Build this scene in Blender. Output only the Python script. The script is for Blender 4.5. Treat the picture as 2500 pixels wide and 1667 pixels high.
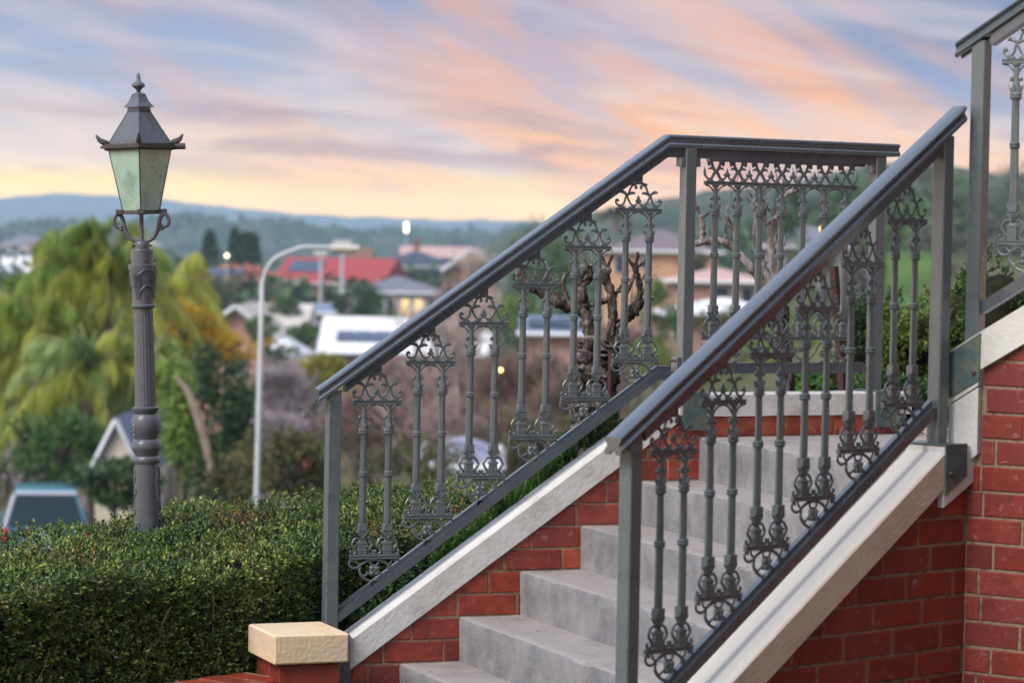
import bpy, math, random
import numpy as np
from mathutils import Vector, Matrix
R_ = math.radians
scene = bpy.context.scene
col = scene.collection
for o in list(bpy.data.objects): bpy.data.objects.remove(o)

# ------------------------------------------------------------------ camera
CAM_Z = 0.718                      # eye above the landing (landing surface is z = 0)
PITCH, ROLL, FPX = R_(1.8214), R_(1.1075), 7000.0     # FPX: focal length for a 2500 px wide frame
cam = bpy.data.cameras.new('camera'); cam_ob = bpy.data.objects.new('camera', cam); col.objects.link(cam_ob)
fw = Vector((0, math.cos(PITCH), -math.sin(PITCH))); up0 = Vector((0, math.sin(PITCH), math.cos(PITCH))); rt0 = Vector((1, 0, 0))
ex = rt0*math.cos(ROLL) + up0*math.sin(ROLL); ey = up0*math.cos(ROLL) - rt0*math.sin(ROLL)
M = Matrix((ex, ey, -fw)).transposed().to_4x4(); M.translation = Vector((0, 0, CAM_Z))
cam_ob.matrix_world = M
cam.sensor_width = 36; cam.lens = 36*FPX/2500
cam.clip_start = .1; cam.clip_end = 30000
cam.dof.use_dof = True; cam.dof.focus_distance = 10.9; cam.dof.aperture_fstop = 3.6
scene.camera = cam_ob

# ------------------------------------------------------------------ sky
HAZE_RGB = (.25, .35, .46)
SUN_AZ, SUN_EL = Vector((-.73, -.66)).normalized(), R_(42)
world = bpy.data.worlds.new('World'); scene.world = world; world.use_nodes = True
nt = world.node_tree; nt.nodes.clear()
def N(t, kind, **kw):
    n = t.nodes.new(kind)
    for k, v in kw.items():
        if k.startswith('i_'): n.inputs[k[2:]].default_value = v
        elif isinstance(k, str) and hasattr(n, k): setattr(n, k, v)
    return n
def ramp(t, stops, interp='LINEAR'):
    n = t.nodes.new('ShaderNodeValToRGB'); cr = n.color_ramp; cr.interpolation = interp
    while len(cr.elements) > 1: cr.elements.remove(cr.elements[-1])
    cr.elements[0].position = stops[0][0]; cr.elements[0].color = (*stops[0][1], 1)
    for p, c in stops[1:]:
        e = cr.elements.new(p); e.color = (*c, 1)
    return n
def lin(r, g, b):
    f = lambda c: (c/255/12.92) if c/255 <= .04045 else ((c/255+.055)/1.055)**2.4
    return (f(r), f(g), f(b))
def grey(v): return (v, v, v)
tc = N(nt, 'ShaderNodeTexCoord'); sep = N(nt, 'ShaderNodeSeparateXYZ'); nt.links.new(tc.outputs['Generated'], sep.inputs[0])
def math_(t, op, a, b=None, c=None, clamp=False):
    n = t.nodes.new('ShaderNodeMath'); n.operation = op; n.use_clamp = clamp
    for i, v in enumerate((a, b, c)):
        if v is None: continue
        if isinstance(v, (int, float)): n.inputs[i].default_value = v
        else: t.links.new(v, n.inputs[i])
    return n.outputs[0]
def maprange(t, v, a, b, c=0.0, d=1.0, smooth=True):
    n = t.nodes.new('ShaderNodeMapRange'); n.interpolation_type = 'SMOOTHSTEP' if smooth else 'LINEAR'
    t.links.new(v, n.inputs[0])
    for i, x in enumerate((a, b, c, d)): n.inputs[i+1].default_value = x
    return n.outputs[0]
def mixc(t, f, a, b, blend='MIX'):
    n = t.nodes.new('ShaderNodeMix'); n.data_type = 'RGBA'; n.blend_type = blend
    if isinstance(f, (int, float)): n.inputs['Factor'].default_value = f
    else: t.links.new(f, n.inputs['Factor'])
    for k, v in ((6, a), (7, b)):
        if isinstance(v, tuple): n.inputs[k].default_value = (*v, 1)
        else: t.links.new(v, n.inputs[k])
    return n.outputs[2]
Zs = sep.outputs['Z']
el = maprange(nt, Zs, -.02, .6, 0, 1, False)
S = lambda z: (z+.02)/.62
base = ramp(nt, [(0, lin(255, 192, 70)), (S(.008), lin(255, 216, 66)), (S(.018), lin(255, 222, 112)), (S(.028), lin(222, 204, 194)),
                 (S(.05), lin(160, 170, 196)), (S(.085), lin(124, 144, 182)), (S(.2), lin(162, 186, 218)), (1, lin(158, 188, 226))])
nt.links.new(el, base.inputs[0])
# the warm afterglow stands over the hills ahead; away from it the low sky is plain dusk blue
glow = maprange(nt, sep.outputs['Y'], .70, .97)
dusk = ramp(nt, [(0, lin(182, 186, 200)), (S(.05), lin(174, 184, 206)), (S(.2), lin(166, 188, 218)), (1, lin(158, 188, 226))]); nt.links.new(el, dusk.inputs[0])
base_c = mixc(nt, glow, dusk.outputs[0], base.outputs[0])
def clouds(scale, tilt, nscale, detail, rough, seed, dist=.6):
    ct, st_ = math.cos(R_(tilt)), math.sin(R_(tilt)); cb_ = N(nt, 'ShaderNodeCombineXYZ')
    nt.links.new(math_(nt, 'SUBTRACT', math_(nt, 'MULTIPLY', sep.outputs['X'], ct), math_(nt, 'MULTIPLY', Zs, st_)), cb_.inputs[0]); nt.links.new(sep.outputs['Y'], cb_.inputs[1])
    nt.links.new(math_(nt, 'ADD', math_(nt, 'MULTIPLY', sep.outputs['X'], st_), math_(nt, 'MULTIPLY', Zs, ct)), cb_.inputs[2])
    mp = N(nt, 'ShaderNodeMapping', vector_type='POINT'); nt.links.new(cb_.outputs[0], mp.inputs[0])
    mp.inputs['Scale'].default_value = scale; mp.inputs['Location'].default_value = seed
    nz = N(nt, 'ShaderNodeTexNoise'); nz.inputs['Scale'].default_value = nscale; nz.inputs['Detail'].default_value = detail
    nz.inputs['Roughness'].default_value = rough; nz.inputs['Distortion'].default_value = dist
    nt.links.new(mp.outputs[0], nz.inputs['Vector']); return nz.outputs['Fac']
# long diagonal pink streaks, stronger towards the right; low mauve bars; a yellow glow by the horizon
c1 = clouds((4, 3, 20), 24, 1.5, 7, .54, (.35, .1, .42), .8)
c1 = maprange(nt, c1, .39, .70)
rightness = maprange(nt, sep.outputs['X'], -.2, .10, .30, 1.0)
low = maprange(nt, Zs, .008, .03, .5, 1.0)
c1 = math_(nt, 'MULTIPLY', math_(nt, 'MULTIPLY', c1, rightness), low, clamp=True)
pink = ramp(nt, [(0, lin(255, 196, 112)), (S(.03), lin(244, 176, 112)), (S(.07), lin(230, 160, 124)), (1, lin(206, 178, 178))])
nt.links.new(el, pink.inputs[0])
slate = math_(nt, 'MULTIPLY', maprange(nt, sep.outputs['X'], .0, .16), maprange(nt, Zs, .03, .085))
base_c = mixc(nt, math_(nt, 'MULTIPLY', slate, math_(nt, 'MULTIPLY', glow, .8)), base_c, lin(98, 120, 160))
sky = mixc(nt, c1, base_c, pink.outputs[0])
c3 = maprange(nt, clouds((5, 3, 34), 9, 2.0, 7, .56, (.1, .7, .9), .6), .42, .64)
c3 = math_(nt, 'MULTIPLY', c3, .55)
pale = ramp(nt, [(0, lin(255, 216, 146)), (S(.03), lin(240, 212, 186)), (S(.08), lin(200, 184, 192)), (1, lin(205, 200, 210))])
nt.links.new(el, pale.inputs[0])
sky = mixc(nt, math_(nt, 'MULTIPLY', c3, maprange(nt, sep.outputs['Y'], .2, .9, .5, 1.0)), sky, pale.outputs[0])
c2 = maprange(nt, clouds((7, 3, 60), 5, 1.3, 7, .58, (.62, .3, .15), .7), .50, .64)
c2 = math_(nt, 'MULTIPLY', c2, math_(nt, 'MULTIPLY', maprange(nt, Zs, .012, .03), maprange(nt, Zs, .07, .042)))
c2 = math_(nt, 'MULTIPLY', c2, .6)
sky = mixc(nt, c2, sky, lin(150, 132, 148))
nish = N(nt, 'ShaderNodeTexSky', sky_type='NISHITA'); nish.sun_disc = False; nish.sun_elevation = SUN_EL
nish.sun_rotation = math.atan2(SUN_AZ.x, SUN_AZ.y); nish.dust_density = 2.0
sky = mixc(nt, .012, sky, nish.outputs[0], 'ADD')
# the picture's sky is what is left after the valley haze: give the sky the colour it has above that air
HAZE, HAZE_TOP = 2.7e-4, 128.0
def airT(z): return math.exp(-HAZE*min(8200, HAZE_TOP/max(z, 1e-4)))
el2 = maprange(nt, Zs, 0, .3, 0, 1, False)
tr_ = ramp(nt, [(0, grey(airT(0)))]+[(z/.3, grey(airT(z))) for z in (.012, .0156, .018, .021, .025, .03, .037, .047, .06, .08, .11, .16, .22)]+[(1, grey(1.0))])
nt.links.new(el2, tr_.inputs[0])
def vmath(t, op, a, b):
    n = t.nodes.new('ShaderNodeVectorMath'); n.operation = op
    for i, v in enumerate((a, b)):
        if isinstance(v, tuple): n.inputs[i].default_value = v
        else: t.links.new(v, n.inputs[i])
    return n.outputs[0]
inv = vmath(nt, 'SUBTRACT', (1, 1, 1), tr_.outputs[0])
sky = vmath(nt, 'DIVIDE', vmath(nt, 'SUBTRACT', sky, vmath(nt, 'MULTIPLY', inv, HAZE_RGB)), tr_.outputs[0])
sky = vmath(nt, 'MAXIMUM', sky, (.02, .02, .02))
bg = N(nt, 'ShaderNodeBackground'); nt.links.new(maprange(nt, Zs, .05, .5, .80, 1.15), bg.inputs['Strength'])   # the sky brightens evenly overhead
nt.links.new(sky, bg.inputs[0])
wo = N(nt, 'ShaderNodeOutputWorld'); nt.links.new(bg.outputs[0], wo.inputs[0])

# ------------------------------------------------------------------ sun (low, veiled: wide and soft)
sl = bpy.data.lights.new('sun', 'SUN'); sl.energy = 2.9; sl.angle = R_(30); sl.color = (1, .94, .86)
so = bpy.data.objects.new('sun', sl); col.objects.link(so)
sd = Vector((SUN_AZ.x*math.cos(SUN_EL), SUN_AZ.y*math.cos(SUN_EL), math.sin(SUN_EL)))
so.rotation_euler = sd.to_track_quat('Z', 'Y').to_euler(); so.location = (-8, 4, 12)

vs = scene.view_settings; vs.view_transform = 'Standard'; vs.look = 'None'; vs.exposure = 0.38; vs.gamma = 1.0; vs.use_curve_mapping = False
scene.cycles.use_denoising = True; scene.cycles.use_adaptive_sampling = True; scene.cycles.adaptive_threshold = .025
scene.cycles.max_bounces = 4; scene.cycles.diffuse_bounces = 2; scene.cycles.glossy_bounces = 2; scene.cycles.transmission_bounces = 2
scene.cycles.volume_bounces = 0; scene.cycles.transparent_max_bounces = 4
scene.cycles.caustics_reflective = False; scene.cycles.caustics_refractive = False

# ------------------------------------------------------------------ materials
def mat(name, c1, c2=None, scale=8.0, rough=.6, bump=0.0, bscale=None, spec=.5, detail=4, c3=None, metallic=0.0, coat=0.0, space='Object', stretch=(1,1,1), lohi=(.35,.65), rough_var=0.0):
    m = bpy.data.materials.new(name); m.use_nodes = True; t = m.node_tree
    b = t.nodes['Principled BSDF']; b.inputs['Roughness'].default_value = rough
    b.inputs['Specular IOR Level'].default_value = spec; b.inputs['Metallic'].default_value = metallic
    b.inputs['Coat Weight'].default_value = coat; b.inputs['Coat Roughness'].default_value = .12
    c = t.nodes.new('ShaderNodeTexCoord'); mp = t.nodes.new('ShaderNodeMapping'); mp.inputs['Scale'].default_value = stretch
    t.links.new(c.outputs[space], mp.inputs[0])
    if c2 is None: b.inputs['Base Color'].default_value = (*c1, 1)
    else:
        n = N(t, 'ShaderNodeTexNoise'); n.inputs['Scale'].default_value = scale; n.inputs['Detail'].default_value = detail; n.inputs['Roughness'].default_value = .62
        t.links.new(mp.outputs[0], n.inputs['Vector'])
        st = [(lohi[0], c1), (lohi[1], c2)]
        if c3: st = [(lohi[0], c1), ((lohi[0]+lohi[1])/2, c2), (lohi[1], c3)]
        r = ramp(t, st); t.links.new(n.outputs['Fac'], r.inputs[0]); t.links.new(r.outputs[0], b.inputs['Base Color'])
        if rough_var:
            rv = maprange(t, n.outputs['Fac'], .3, .7, max(.02, rough-rough_var), min(1, rough+rough_var), False); t.links.new(rv, b.inputs['Roughness'])
    if bump:
        n2 = N(t, 'ShaderNodeTexNoise'); n2.inputs['Scale'].default_value = bscale or scale*4; n2.inputs['Detail'].default_value = 6
        t.links.new(mp.outputs[0], n2.inputs['Vector'])
        bp = N(t, 'ShaderNodeBump'); bp.inputs['Strength'].default_value = bump; bp.inputs['Distance'].default_value = .01
        t.links.new(n2.outputs['Fac'], bp.inputs['Height']); t.links.new(bp.outputs[0], b.inputs['Normal'])
    return m
def leafmat(name, cols, rough=.5, trans=.25, nscale=1.5, spec=.4, rw=.55, nw=1.3, patch=None, pscale=3.0, plo=.5, phi=.66):
    m = bpy.data.materials.new(name); m.use_nodes = True; t = m.node_tree; b = t.nodes['Principled BSDF']
    b.inputs['Roughness'].default_value = rough; b.inputs['Specular IOR Level'].default_value = spec
    g = t.nodes.new('ShaderNodeNewGeometry')
    tcn = t.nodes.new('ShaderNodeTexCoord')
    n = N(t, 'ShaderNodeTexNoise'); n.inputs['Scale'].default_value = nscale; n.inputs['Detail'].default_value = 3; t.links.new(tcn.outputs['Object'], n.inputs['Vector'])
    f = math_(t, 'ADD', math_(t, 'MULTIPLY', g.outputs['Random Per Island'], rw), math_(t, 'MULTIPLY_ADD', n.outputs['Fac'], nw, .5-.5*rw-.5*nw), clamp=True)
    st = [(i/(len(cols)-1)*.96+.02, c) for i, c in enumerate(cols)]
    r = ramp(t, st); t.links.new(f, r.inputs[0]); co = r.outputs[0]
    if patch:
        n3 = N(t, 'ShaderNodeTexNoise'); n3.inputs['Scale'].default_value = pscale; n3.inputs['Detail'].default_value = 4; t.links.new(tcn.outputs['Object'], n3.inputs['Vector'])
        k = math_(t, 'MULTIPLY', maprange(t, n3.outputs['Fac'], plo, phi), maprange(t, g.outputs['Random Per Island'], .25, .7))
        co = mixc(t, k, co, patch)
    t.links.new(co, b.inputs['Base Color'])
    tr = t.nodes.new('ShaderNodeBsdfTranslucent'); t.links.new(co, tr.inputs[0])
    mx = t.nodes.new('ShaderNodeMixShader'); mx.inputs[0].default_value = trans
    t.links.new(b.outputs[0], mx.inputs[1]); t.links.new(tr.outputs[0], mx.inputs[2])
    t.links.new(mx.outputs[0], t.nodes['Material Output'].inputs['Surface'])
    return m
MAT = {}
MAT['iron'] = mat('painted_iron', (.090, .112, .120), (.112, .134, .140), scale=11, rough=.36, spec=.5, bump=.12, bscale=140, rough_var=.12, coat=.3, c3=(.098, .118, .124))
MAT['rail'] = mat('painted_handrail', (.050, .066, .082), (.064, .080, .095), scale=7, rough=.27, spec=.9, bump=.04, bscale=120, stretch=(1, 1, 1), rough_var=.08, coat=.6)
MAT['plate'] = mat('weathered_bracket_paint', (.05, .095, .105), (.075, .12, .12), scale=14, rough=.35, c3=(.13, .135, .10), bump=.15, bscale=60, rough_var=.1)
def chips(m, amount=.7, scale=26, lo=.66, hi=.72):
    """small worn spots where the paint has gone and the iron rusts"""
    t = m.node_tree; b = t.nodes['Principled BSDF']; src = b.inputs['Base Color'].links[0].from_socket; c = t.nodes.new('ShaderNodeTexCoord')
    n = N(t, 'ShaderNodeTexNoise'); n.inputs['Scale'].default_value = scale; n.inputs['Detail'].default_value = 6; n.inputs['Roughness'].default_value = .7; t.links.new(c.outputs['Object'], n.inputs['Vector'])
    t.links.new(mixc(t, math_(t, 'MULTIPLY', maprange(t, n.outputs['Fac'], lo, hi), amount), src, (.14, .07, .045)), b.inputs['Base Color']); return m
chips(MAT['iron']); chips(MAT['rail'], .5, 14, .68, .74); chips(MAT['plate'], .5, 18, .6, .7)
MAT['bolt'] = mat('rusty_bolt', (.05, .035, .03), (.11, .06, .045), scale=60, rough=.6)
MAT['lamp'] = mat('lamp_post_paint', (.085, .092, .108), (.105, .112, .126), scale=7, rough=.3, spec=.5, bump=.1, bscale=120, rough_var=.1)
MAT['lamproof'] = mat('lantern_sheet_metal', (.075, .092, .12), (.1, .115, .14), scale=12, rough=.38, c3=(.085, .08, .085), rough_var=.1)
MAT['castbrown'] = mat('lantern_dull_cast_trim', (.045, .043, .045), (.085, .075, .07), scale=60, rough=.6, bump=.3, bscale=140)
MAT['coping'] = mat('rendered_coping_paint', (.44, .43, .40), (.60, .585, .555), scale=6, rough=.85, bump=.3, bscale=60, c3=(.66, .66, .655), spec=.15, detail=9, lohi=(.28, .66))
MAT['coping_tan'] = mat('rendered_coping_cream', (.50, .39, .29), (.62, .50, .39), scale=7, rough=.85, bump=.25, bscale=80, spec=.15, detail=8, lohi=(.3, .65))
MAT['cap'] = mat('rendered_cream_cap', (.66, .48, .30), (.74, .56, .37), scale=6, rough=.8, bump=.35, bscale=60, spec=.2, c3=(.68, .54, .40))
MAT['mortar'] = mat('lime_mortar', (.17, .11, .075), (.31, .22, .15), scale=25, rough=.95, bump=.5, bscale=120, spec=.1, c3=(.24, .18, .135))
def top_tint(m, top, side_mix, lo=.55, hi=.9):
    """recolours the faces that look up: tread dust plus painted light"""
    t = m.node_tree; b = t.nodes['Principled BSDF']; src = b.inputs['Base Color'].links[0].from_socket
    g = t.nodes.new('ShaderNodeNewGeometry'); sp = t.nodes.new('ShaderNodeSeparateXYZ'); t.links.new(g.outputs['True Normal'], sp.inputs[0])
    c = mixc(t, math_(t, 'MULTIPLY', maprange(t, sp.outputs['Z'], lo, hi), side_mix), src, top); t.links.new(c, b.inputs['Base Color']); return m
MAT['concrete'] = top_tint(mat('cast_concrete', (.165, .162, .172), (.225, .22, .228), scale=7, rough=.88, bump=.5, bscale=260, c3=(.29, .28, .28), spec=.25, detail=9), (.38, .325, .30), .7)  # treads paler and pinker: dust and the light on them in one tint
_t = MAT['concrete'].node_tree; _b = _t.nodes['Principled BSDF']; _c = _b.inputs['Base Color'].links[0].from_socket
_tc = _t.nodes.new('ShaderNodeTexCoord'); _v = N(_t, 'ShaderNodeTexNoise'); _v.inputs['Scale'].default_value = 190; _v.inputs['Detail'].default_value = 2; _t.links.new(_tc.outputs['Object'], _v.inputs['Vector'])
_t.links.new(mixc(_t, math_(_t, 'MULTIPLY', maprange(_t, _v.outputs['Fac'], .54, .66), .5), _c, (.42, .4, .39)), _b.inputs['Base Color'])
_v2 = N(_t, 'ShaderNodeTexNoise'); _v2.inputs['Scale'].default_value = 3.2; _v2.inputs['Detail'].default_value = 7; _v2.inputs['Roughness'].default_value = .7; _t.links.new(_tc.outputs['Object'], _v2.inputs['Vector'])
_c = _b.inputs['Base Color'].links[0].from_socket
_t.links.new(mixc(_t, math_(_t, 'MULTIPLY', maprange(_t, _v2.outputs['Fac'], .5, .72), .45), _c, (.085, .083, .09)), _b.inputs['Base Color'])
top_tint(MAT['coping_tan'], (.63, .605, .56), .9, .5, .75)  # pale top, tan sides: sky light and warm bounce painted into the colour
def brickmat(name, cols):
    m = bpy.data.materials.new(name); m.use_nodes = True; t = m.node_tree; b = t.nodes['Principled BSDF']
    oi = t.nodes.new('ShaderNodeObjectInfo'); tcn = t.nodes.new('ShaderNodeTexCoord')
    r = ramp(t, [(i/(len(cols)-1), c) for i, c in enumerate(cols)]); t.links.new(oi.outputs['Random'], r.inputs[0])
    vm = N(t, 'ShaderNodeVectorMath', operation='ADD'); t.links.new(tcn.outputs['Object'], vm.inputs[0])
    cx = t.nodes.new('ShaderNodeCombineXYZ'); t.links.new(math_(t, 'MULTIPLY', oi.outputs['Random'], 37.0), cx.inputs[0]); t.links.new(cx.outputs[0], vm.inputs[1])
    n = N(t, 'ShaderNodeTexNoise'); n.inputs['Scale'].default_value = 14; n.inputs['Detail'].default_value = 6; n.inputs['Roughness'].default_value = .7; t.links.new(vm.outputs[0], n.inputs['Vector'])
    c = mixc(t, maprange(t, n.outputs['Fac'], .35, .7), r.outputs[0], (.16, .030, .02))
    n2 = N(t, 'ShaderNodeTexNoise'); n2.inputs['Scale'].default_value = 26; n2.inputs['Detail'].default_value = 5; n2.inputs['Roughness'].default_value = .75; n2.inputs['Distortion'].default_value = 1.2; t.links.new(vm.outputs[0], n2.inputs['Vector'])
    c = mixc(t, math_(t, 'MULTIPLY', maprange(t, n2.outputs['Fac'], .57, .72), .5), c, (.48, .33, .30))   # chalky bloom
    t.links.new(c, b.inputs['Base Color'])
    t.links.new(maprange(t, n.outputs['Fac'], .3, .7, .2, .42, False), b.inputs['Roughness']); b.inputs['Specular IOR Level'].default_value = .45
    n3 = N(t, 'ShaderNodeTexNoise'); n3.inputs['Scale'].default_value = 90; n3.inputs['Detail'].default_value = 5; t.links.new(vm.outputs[0], n3.inputs['Vector'])
    bp = N(t, 'ShaderNodeBump'); bp.inputs['Strength'].default_value = .2; bp.inputs['Distance'].default_value = .006
    t.links.new(n3.outputs['Fac'], bp.inputs['Height']); t.links.new(bp.outputs[0], b.inputs['Normal'])
    return m
MAT['brick'] = brickmat('red_brick', [(.18, .028, .020), (.42, .068, .024), (.27, .038, .026), (.46, .10, .048), (.22, .044, .042), (.36, .052, .020)])
MAT['brick_dark'] = brickmat('dark_red_brick', [(.13, .018, .012), (.31, .038, .013), (.17, .022, .016), (.37, .058, .022), (.19, .032, .030), (.27, .032, .012)])
MAT['brick_plum'] = brickmat('plum_red_brick', [(.14, .028, .028), (.28, .042, .026), (.18, .04, .042), (.31, .066, .052), (.22, .032, .022)])
MAT['brick_orange'] = brickmat('orange_red_brick', [(.42, .095, .035), (.45, .11, .045), (.40, .085, .035), (.44, .12, .05)])
MAT['soil'] = mat('dark_soil', (.02, .015, .011), (.05, .037, .025), scale=30, rough=1, bump=.8, bscale=60, spec=.1)
MAT['bark'] = mat('gnarled_bark', (.014, .010, .008), (.06, .045, .037), scale=34, rough=.9, c3=(.24, .20, .185), bump=1.0, bscale=60, spec=.2, detail=8, stretch=(1, 1, .45))
MAT['bark_pale'] = mat('smooth_pale_bark', (.06, .045, .04), (.20, .165, .16), scale=24, rough=.8, c3=(.38, .34, .34), bump=.7, bscale=60, spec=.25, stretch=(1, 1, .35))
MAT['cutwood'] = mat('cut_wood', (.38, .22, .12), (.5, .33, .2), scale=50, rough=.8)

# ------------------------------------------------------------------ mesh helpers
class MB:
    def __init__(s): s.v = []; s.f = []
    def add(s, vs, fs):
        k = len(s.v); s.v += [tuple(p) for p in vs]; s.f += [tuple(i+k for i in f) for f in fs]; return s
    def box(s, x0, x1, y0, y1, z0, z1, ch=0.0):
        if ch <= 0:
            return s.add([(x0,y0,z0),(x1,y0,z0),(x1,y1,z0),(x0,y1,z0),(x0,y0,z1),(x1,y0,z1),(x1,y1,z1),(x0,y1,z1)],
                  [(0,3,2,1),(4,5,6,7),(0,1,5,4),(1,2,6,5),(2,3,7,6),(3,0,4,7)])
        P = {}
        vs = []; 
        for i, (x, sx) in enumerate(((x0, 1), (x1, -1))):
            for j, (y, sy) in enumerate(((y0, 1), (y1, -1))):
                for k, (z, sz) in enumerate(((z0, 1), (z1, -1))):
                    for a in range(3):
                        d = [ch*sx, ch*sy, ch*sz]; d[a] = 0
                        P[(i,j,k,a)] = len(vs); vs.append((x+d[0], y+d[1], z+d[2]))
        fs = []
        g = lambda i,j,k,a: P[(i,j,k,a)]
        fs += [(g(0,0,0,0),g(0,0,1,0),g(0,1,1,0),g(0,1,0,0)), (g(1,0,0,0),g(1,1,0,0),g(1,1,1,0),g(1,0,1,0)),
               (g(0,0,0,1),g(1,0,0,1),g(1,0,1,1),g(0,0,1,1)), (g(0,1,0,1),g(0,1,1,1),g(1,1,1,1),g(1,1,0,1)),
               (g(0,0,0,2),g(0,1,0,2),g(1,1,0,2),g(1,0,0,2)), (g(0,0,1,2),g(1,0,1,2),g(1,1,1,2),g(0,1,1,2))]
        for j in (0,1):
            for k in (0,1): fs.append((g(0,j,k,1),g(1,j,k,1),g(1,j,k,2),g(0,j,k,2)))
        for i in (0,1):
            for k in (0,1): fs.append((g(i,0,k,0),g(i,1,k,0),g(i,1,k,2),g(i,0,k,2)))
            for j in (0,1): fs.append((g(i,j,0,0),g(i,j,1,0),g(i,j,1,1),g(i,j,0,1)))
        for i in (0,1):
            for j in (0,1):
                for k in (0,1): fs.append((g(i,j,k,0),g(i,j,k,1),g(i,j,k,2)))
        return s.add(vs, fs)
    def tube(s, pts, rad, sides=8, cap=True, flat=1.0, flat_axis=None):
        pts = [Vector(p) for p in pts]; n = len(pts)
        if not hasattr(rad, '__len__'): rad = [rad]*n
        T = []
        for i in range(n):
            d = pts[min(i+1, n-1)] - pts[max(i-1, 0)]
            T.append(d.normalized() if d.length > 1e-9 else Vector((0,0,1)))
        ref = Vector(flat_axis) if flat_axis else (Vector((0,1,0)) if abs(T[0].y) < .9 else Vector((1,0,0)))
        vs = []; fs = []
        nrm = (ref - T[0]*ref.dot(T[0])).normalized()
        for i in range(n):
            if flat_axis: a = (ref - T[i]*ref.dot(T[i]))
            else: a = nrm - T[i]*nrm.dot(T[i])
            a = a.normalized() if a.length > 1e-6 else nrm
            nrm = a; b = T[i].cross(a)
            for k in range(sides):
                th = 2*math.pi*k/sides
                vs.append(pts[i] + a*(rad[i]*flat*math.cos(th)) + b*(rad[i]*math.sin(th)))
        for i in range(n-1):
            for k in range(sides):
                k2 = (k+1) % sides
                fs.append((i*sides+k, i*sides+k2, (i+1)*sides+k2, (i+1)*sides+k))
        if cap:
            fs.append(tuple(reversed(range(sides)))); fs.append(tuple((n-1)*sides+k for k in range(sides)))
        return s.add(vs, fs)
    def lathe(s, prof, sides=20, c=(0,0), flute=None):
        vs = []; fs = []
        for (r, z) in prof:
            for k in range(sides):
                th = 2*math.pi*k/sides
                vs.append((c[0]+r*math.cos(th), c[1]+r*math.sin(th), z))
        for i in range(len(prof)-1):
            for k in range(sides):
                k2 = (k+1) % sides; fs.append((i*sides+k, i*sides+k2, (i+1)*sides+k2, (i+1)*sides+k))
        fs.append(tuple(reversed(range(sides)))); fs.append(tuple((len(prof)-1)*sides+k for k in range(sides)))
        return s.add(vs, fs)
    def prism(s, poly, a, b, fn):
        """polygon (p,q) extruded between depth a and b; fn maps (p, depth, q) to a point"""
        n = len(poly); vs = [fn(p, a, q) for p, q in poly] + [fn(p, b, q) for p, q in poly]
        fs = [tuple(range(n)), tuple(reversed(range(n, 2*n)))]
        for i in range(n):
            j = (i+1) % n; fs.append((i, i+n, j+n, j))
        return s.add(vs, fs)
    def ball(s, c, r, seg=8, rings=5, sc=(1,1,1)):
        vs = [(c[0], c[1], c[2]-r*sc[2])]; fs = []
        for i in range(1, rings):
            ph = math.pi*i/rings - math.pi/2
            for k in range(seg):
                th = 2*math.pi*k/seg
                vs.append((c[0]+r*sc[0]*math.cos(ph)*math.cos(th), c[1]+r*sc[1]*math.cos(ph)*math.sin(th), c[2]+r*sc[2]*math.sin(ph)))
        vs.append((c[0], c[1], c[2]+r*sc[2])); L = len(vs)-1
        for k in range(seg):
            k2 = (k+1) % seg
            fs.append((0, 1+k2, 1+k)); fs.append((L, L-seg+k, L-seg+k2))
            for i in range(rings-2):
                a = 1+i*seg; fs.append((a+k, a+k2, a+seg+k2, a+seg+k))
        return s.add(vs, fs)
    def mesh(s, name, m=None, smooth=False, angle=None):
        me = bpy.data.meshes.new(name); me.from_pydata(s.v, [], s.f); me.validate(verbose=False)
        import bmesh
        bm = bmesh.new(); bm.from_mesh(me); bmesh.ops.recalc_face_normals(bm, faces=bm.faces); bm.to_mesh(me); bm.free()
        if m is not None: me.materials.append(MAT[m] if isinstance(m, str) else m)
        if smooth:
            me.polygons.foreach_set('use_smooth', [True]*len(me.polygons))
            if angle: me.set_sharp_from_angle(angle=R_(angle))
        me.update(); return me
    def build(s, name, m=None, parent=None, smooth=False, angle=40):
        return link(name, s.mesh(name, m, smooth, angle), parent)
def link(name, me, parent=None):
    o = bpy.data.objects.new(name, me); col.objects.link(o)
    if parent is not None: o.parent = parent
    return o
def tag(o, label=None, cat=None, group=None, kind=None):
    if label: o['label'] = label
    if cat: o['category'] = cat
    if group: o['group'] = group
    if kind: o['kind'] = kind
    return o
def thing(name, label, cat, loc=(0,0,0), rz=0, group=None):
    o = bpy.data.objects.new(name, None); col.objects.link(o); o.empty_display_size = .2
    o.location = loc; o.rotation_euler = (0, 0, rz); return tag(o, label, cat, group)
def copy_tree(o, parent=None):
    c = o.copy(); col.objects.link(c); c.parent = parent
    for ch in list(o.children): copy_tree(ch, c)
    return c
def at(x, y, Y):
    """the place at forward distance Y that the photograph shows at pixel (x, y) of 2500 x 1667"""
    a, b = (x-1250)/FPX, (y-833.5)/FPX
    u = a*math.cos(ROLL)+b*math.sin(ROLL); v = -a*math.sin(ROLL)+b*math.cos(ROLL)
    d = Vector((u, math.cos(PITCH)-v*math.sin(PITCH), -math.sin(PITCH)-v*math.cos(PITCH)))
    return d*(Y/d.y) + Vector((0, 0, CAM_Z))
def smooth_path(pts, n=6):
    """Catmull-Rom through the points"""
    P = [Vector(p) for p in pts]; P = [P[0]*2-P[1]] + P + [P[-1]*2-P[-2]]; out = []
    for i in range(1, len(P)-2):
        for k in range(n):
            t = k/n; a, b, c, d = P[i-1:i+3]
            out.append(.5*((2*b)+(c-a)*t+(2*a-5*b+4*c-d)*t*t+(3*b-a-3*c+d)*t**3))
    out.append(P[-2]); return out
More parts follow.
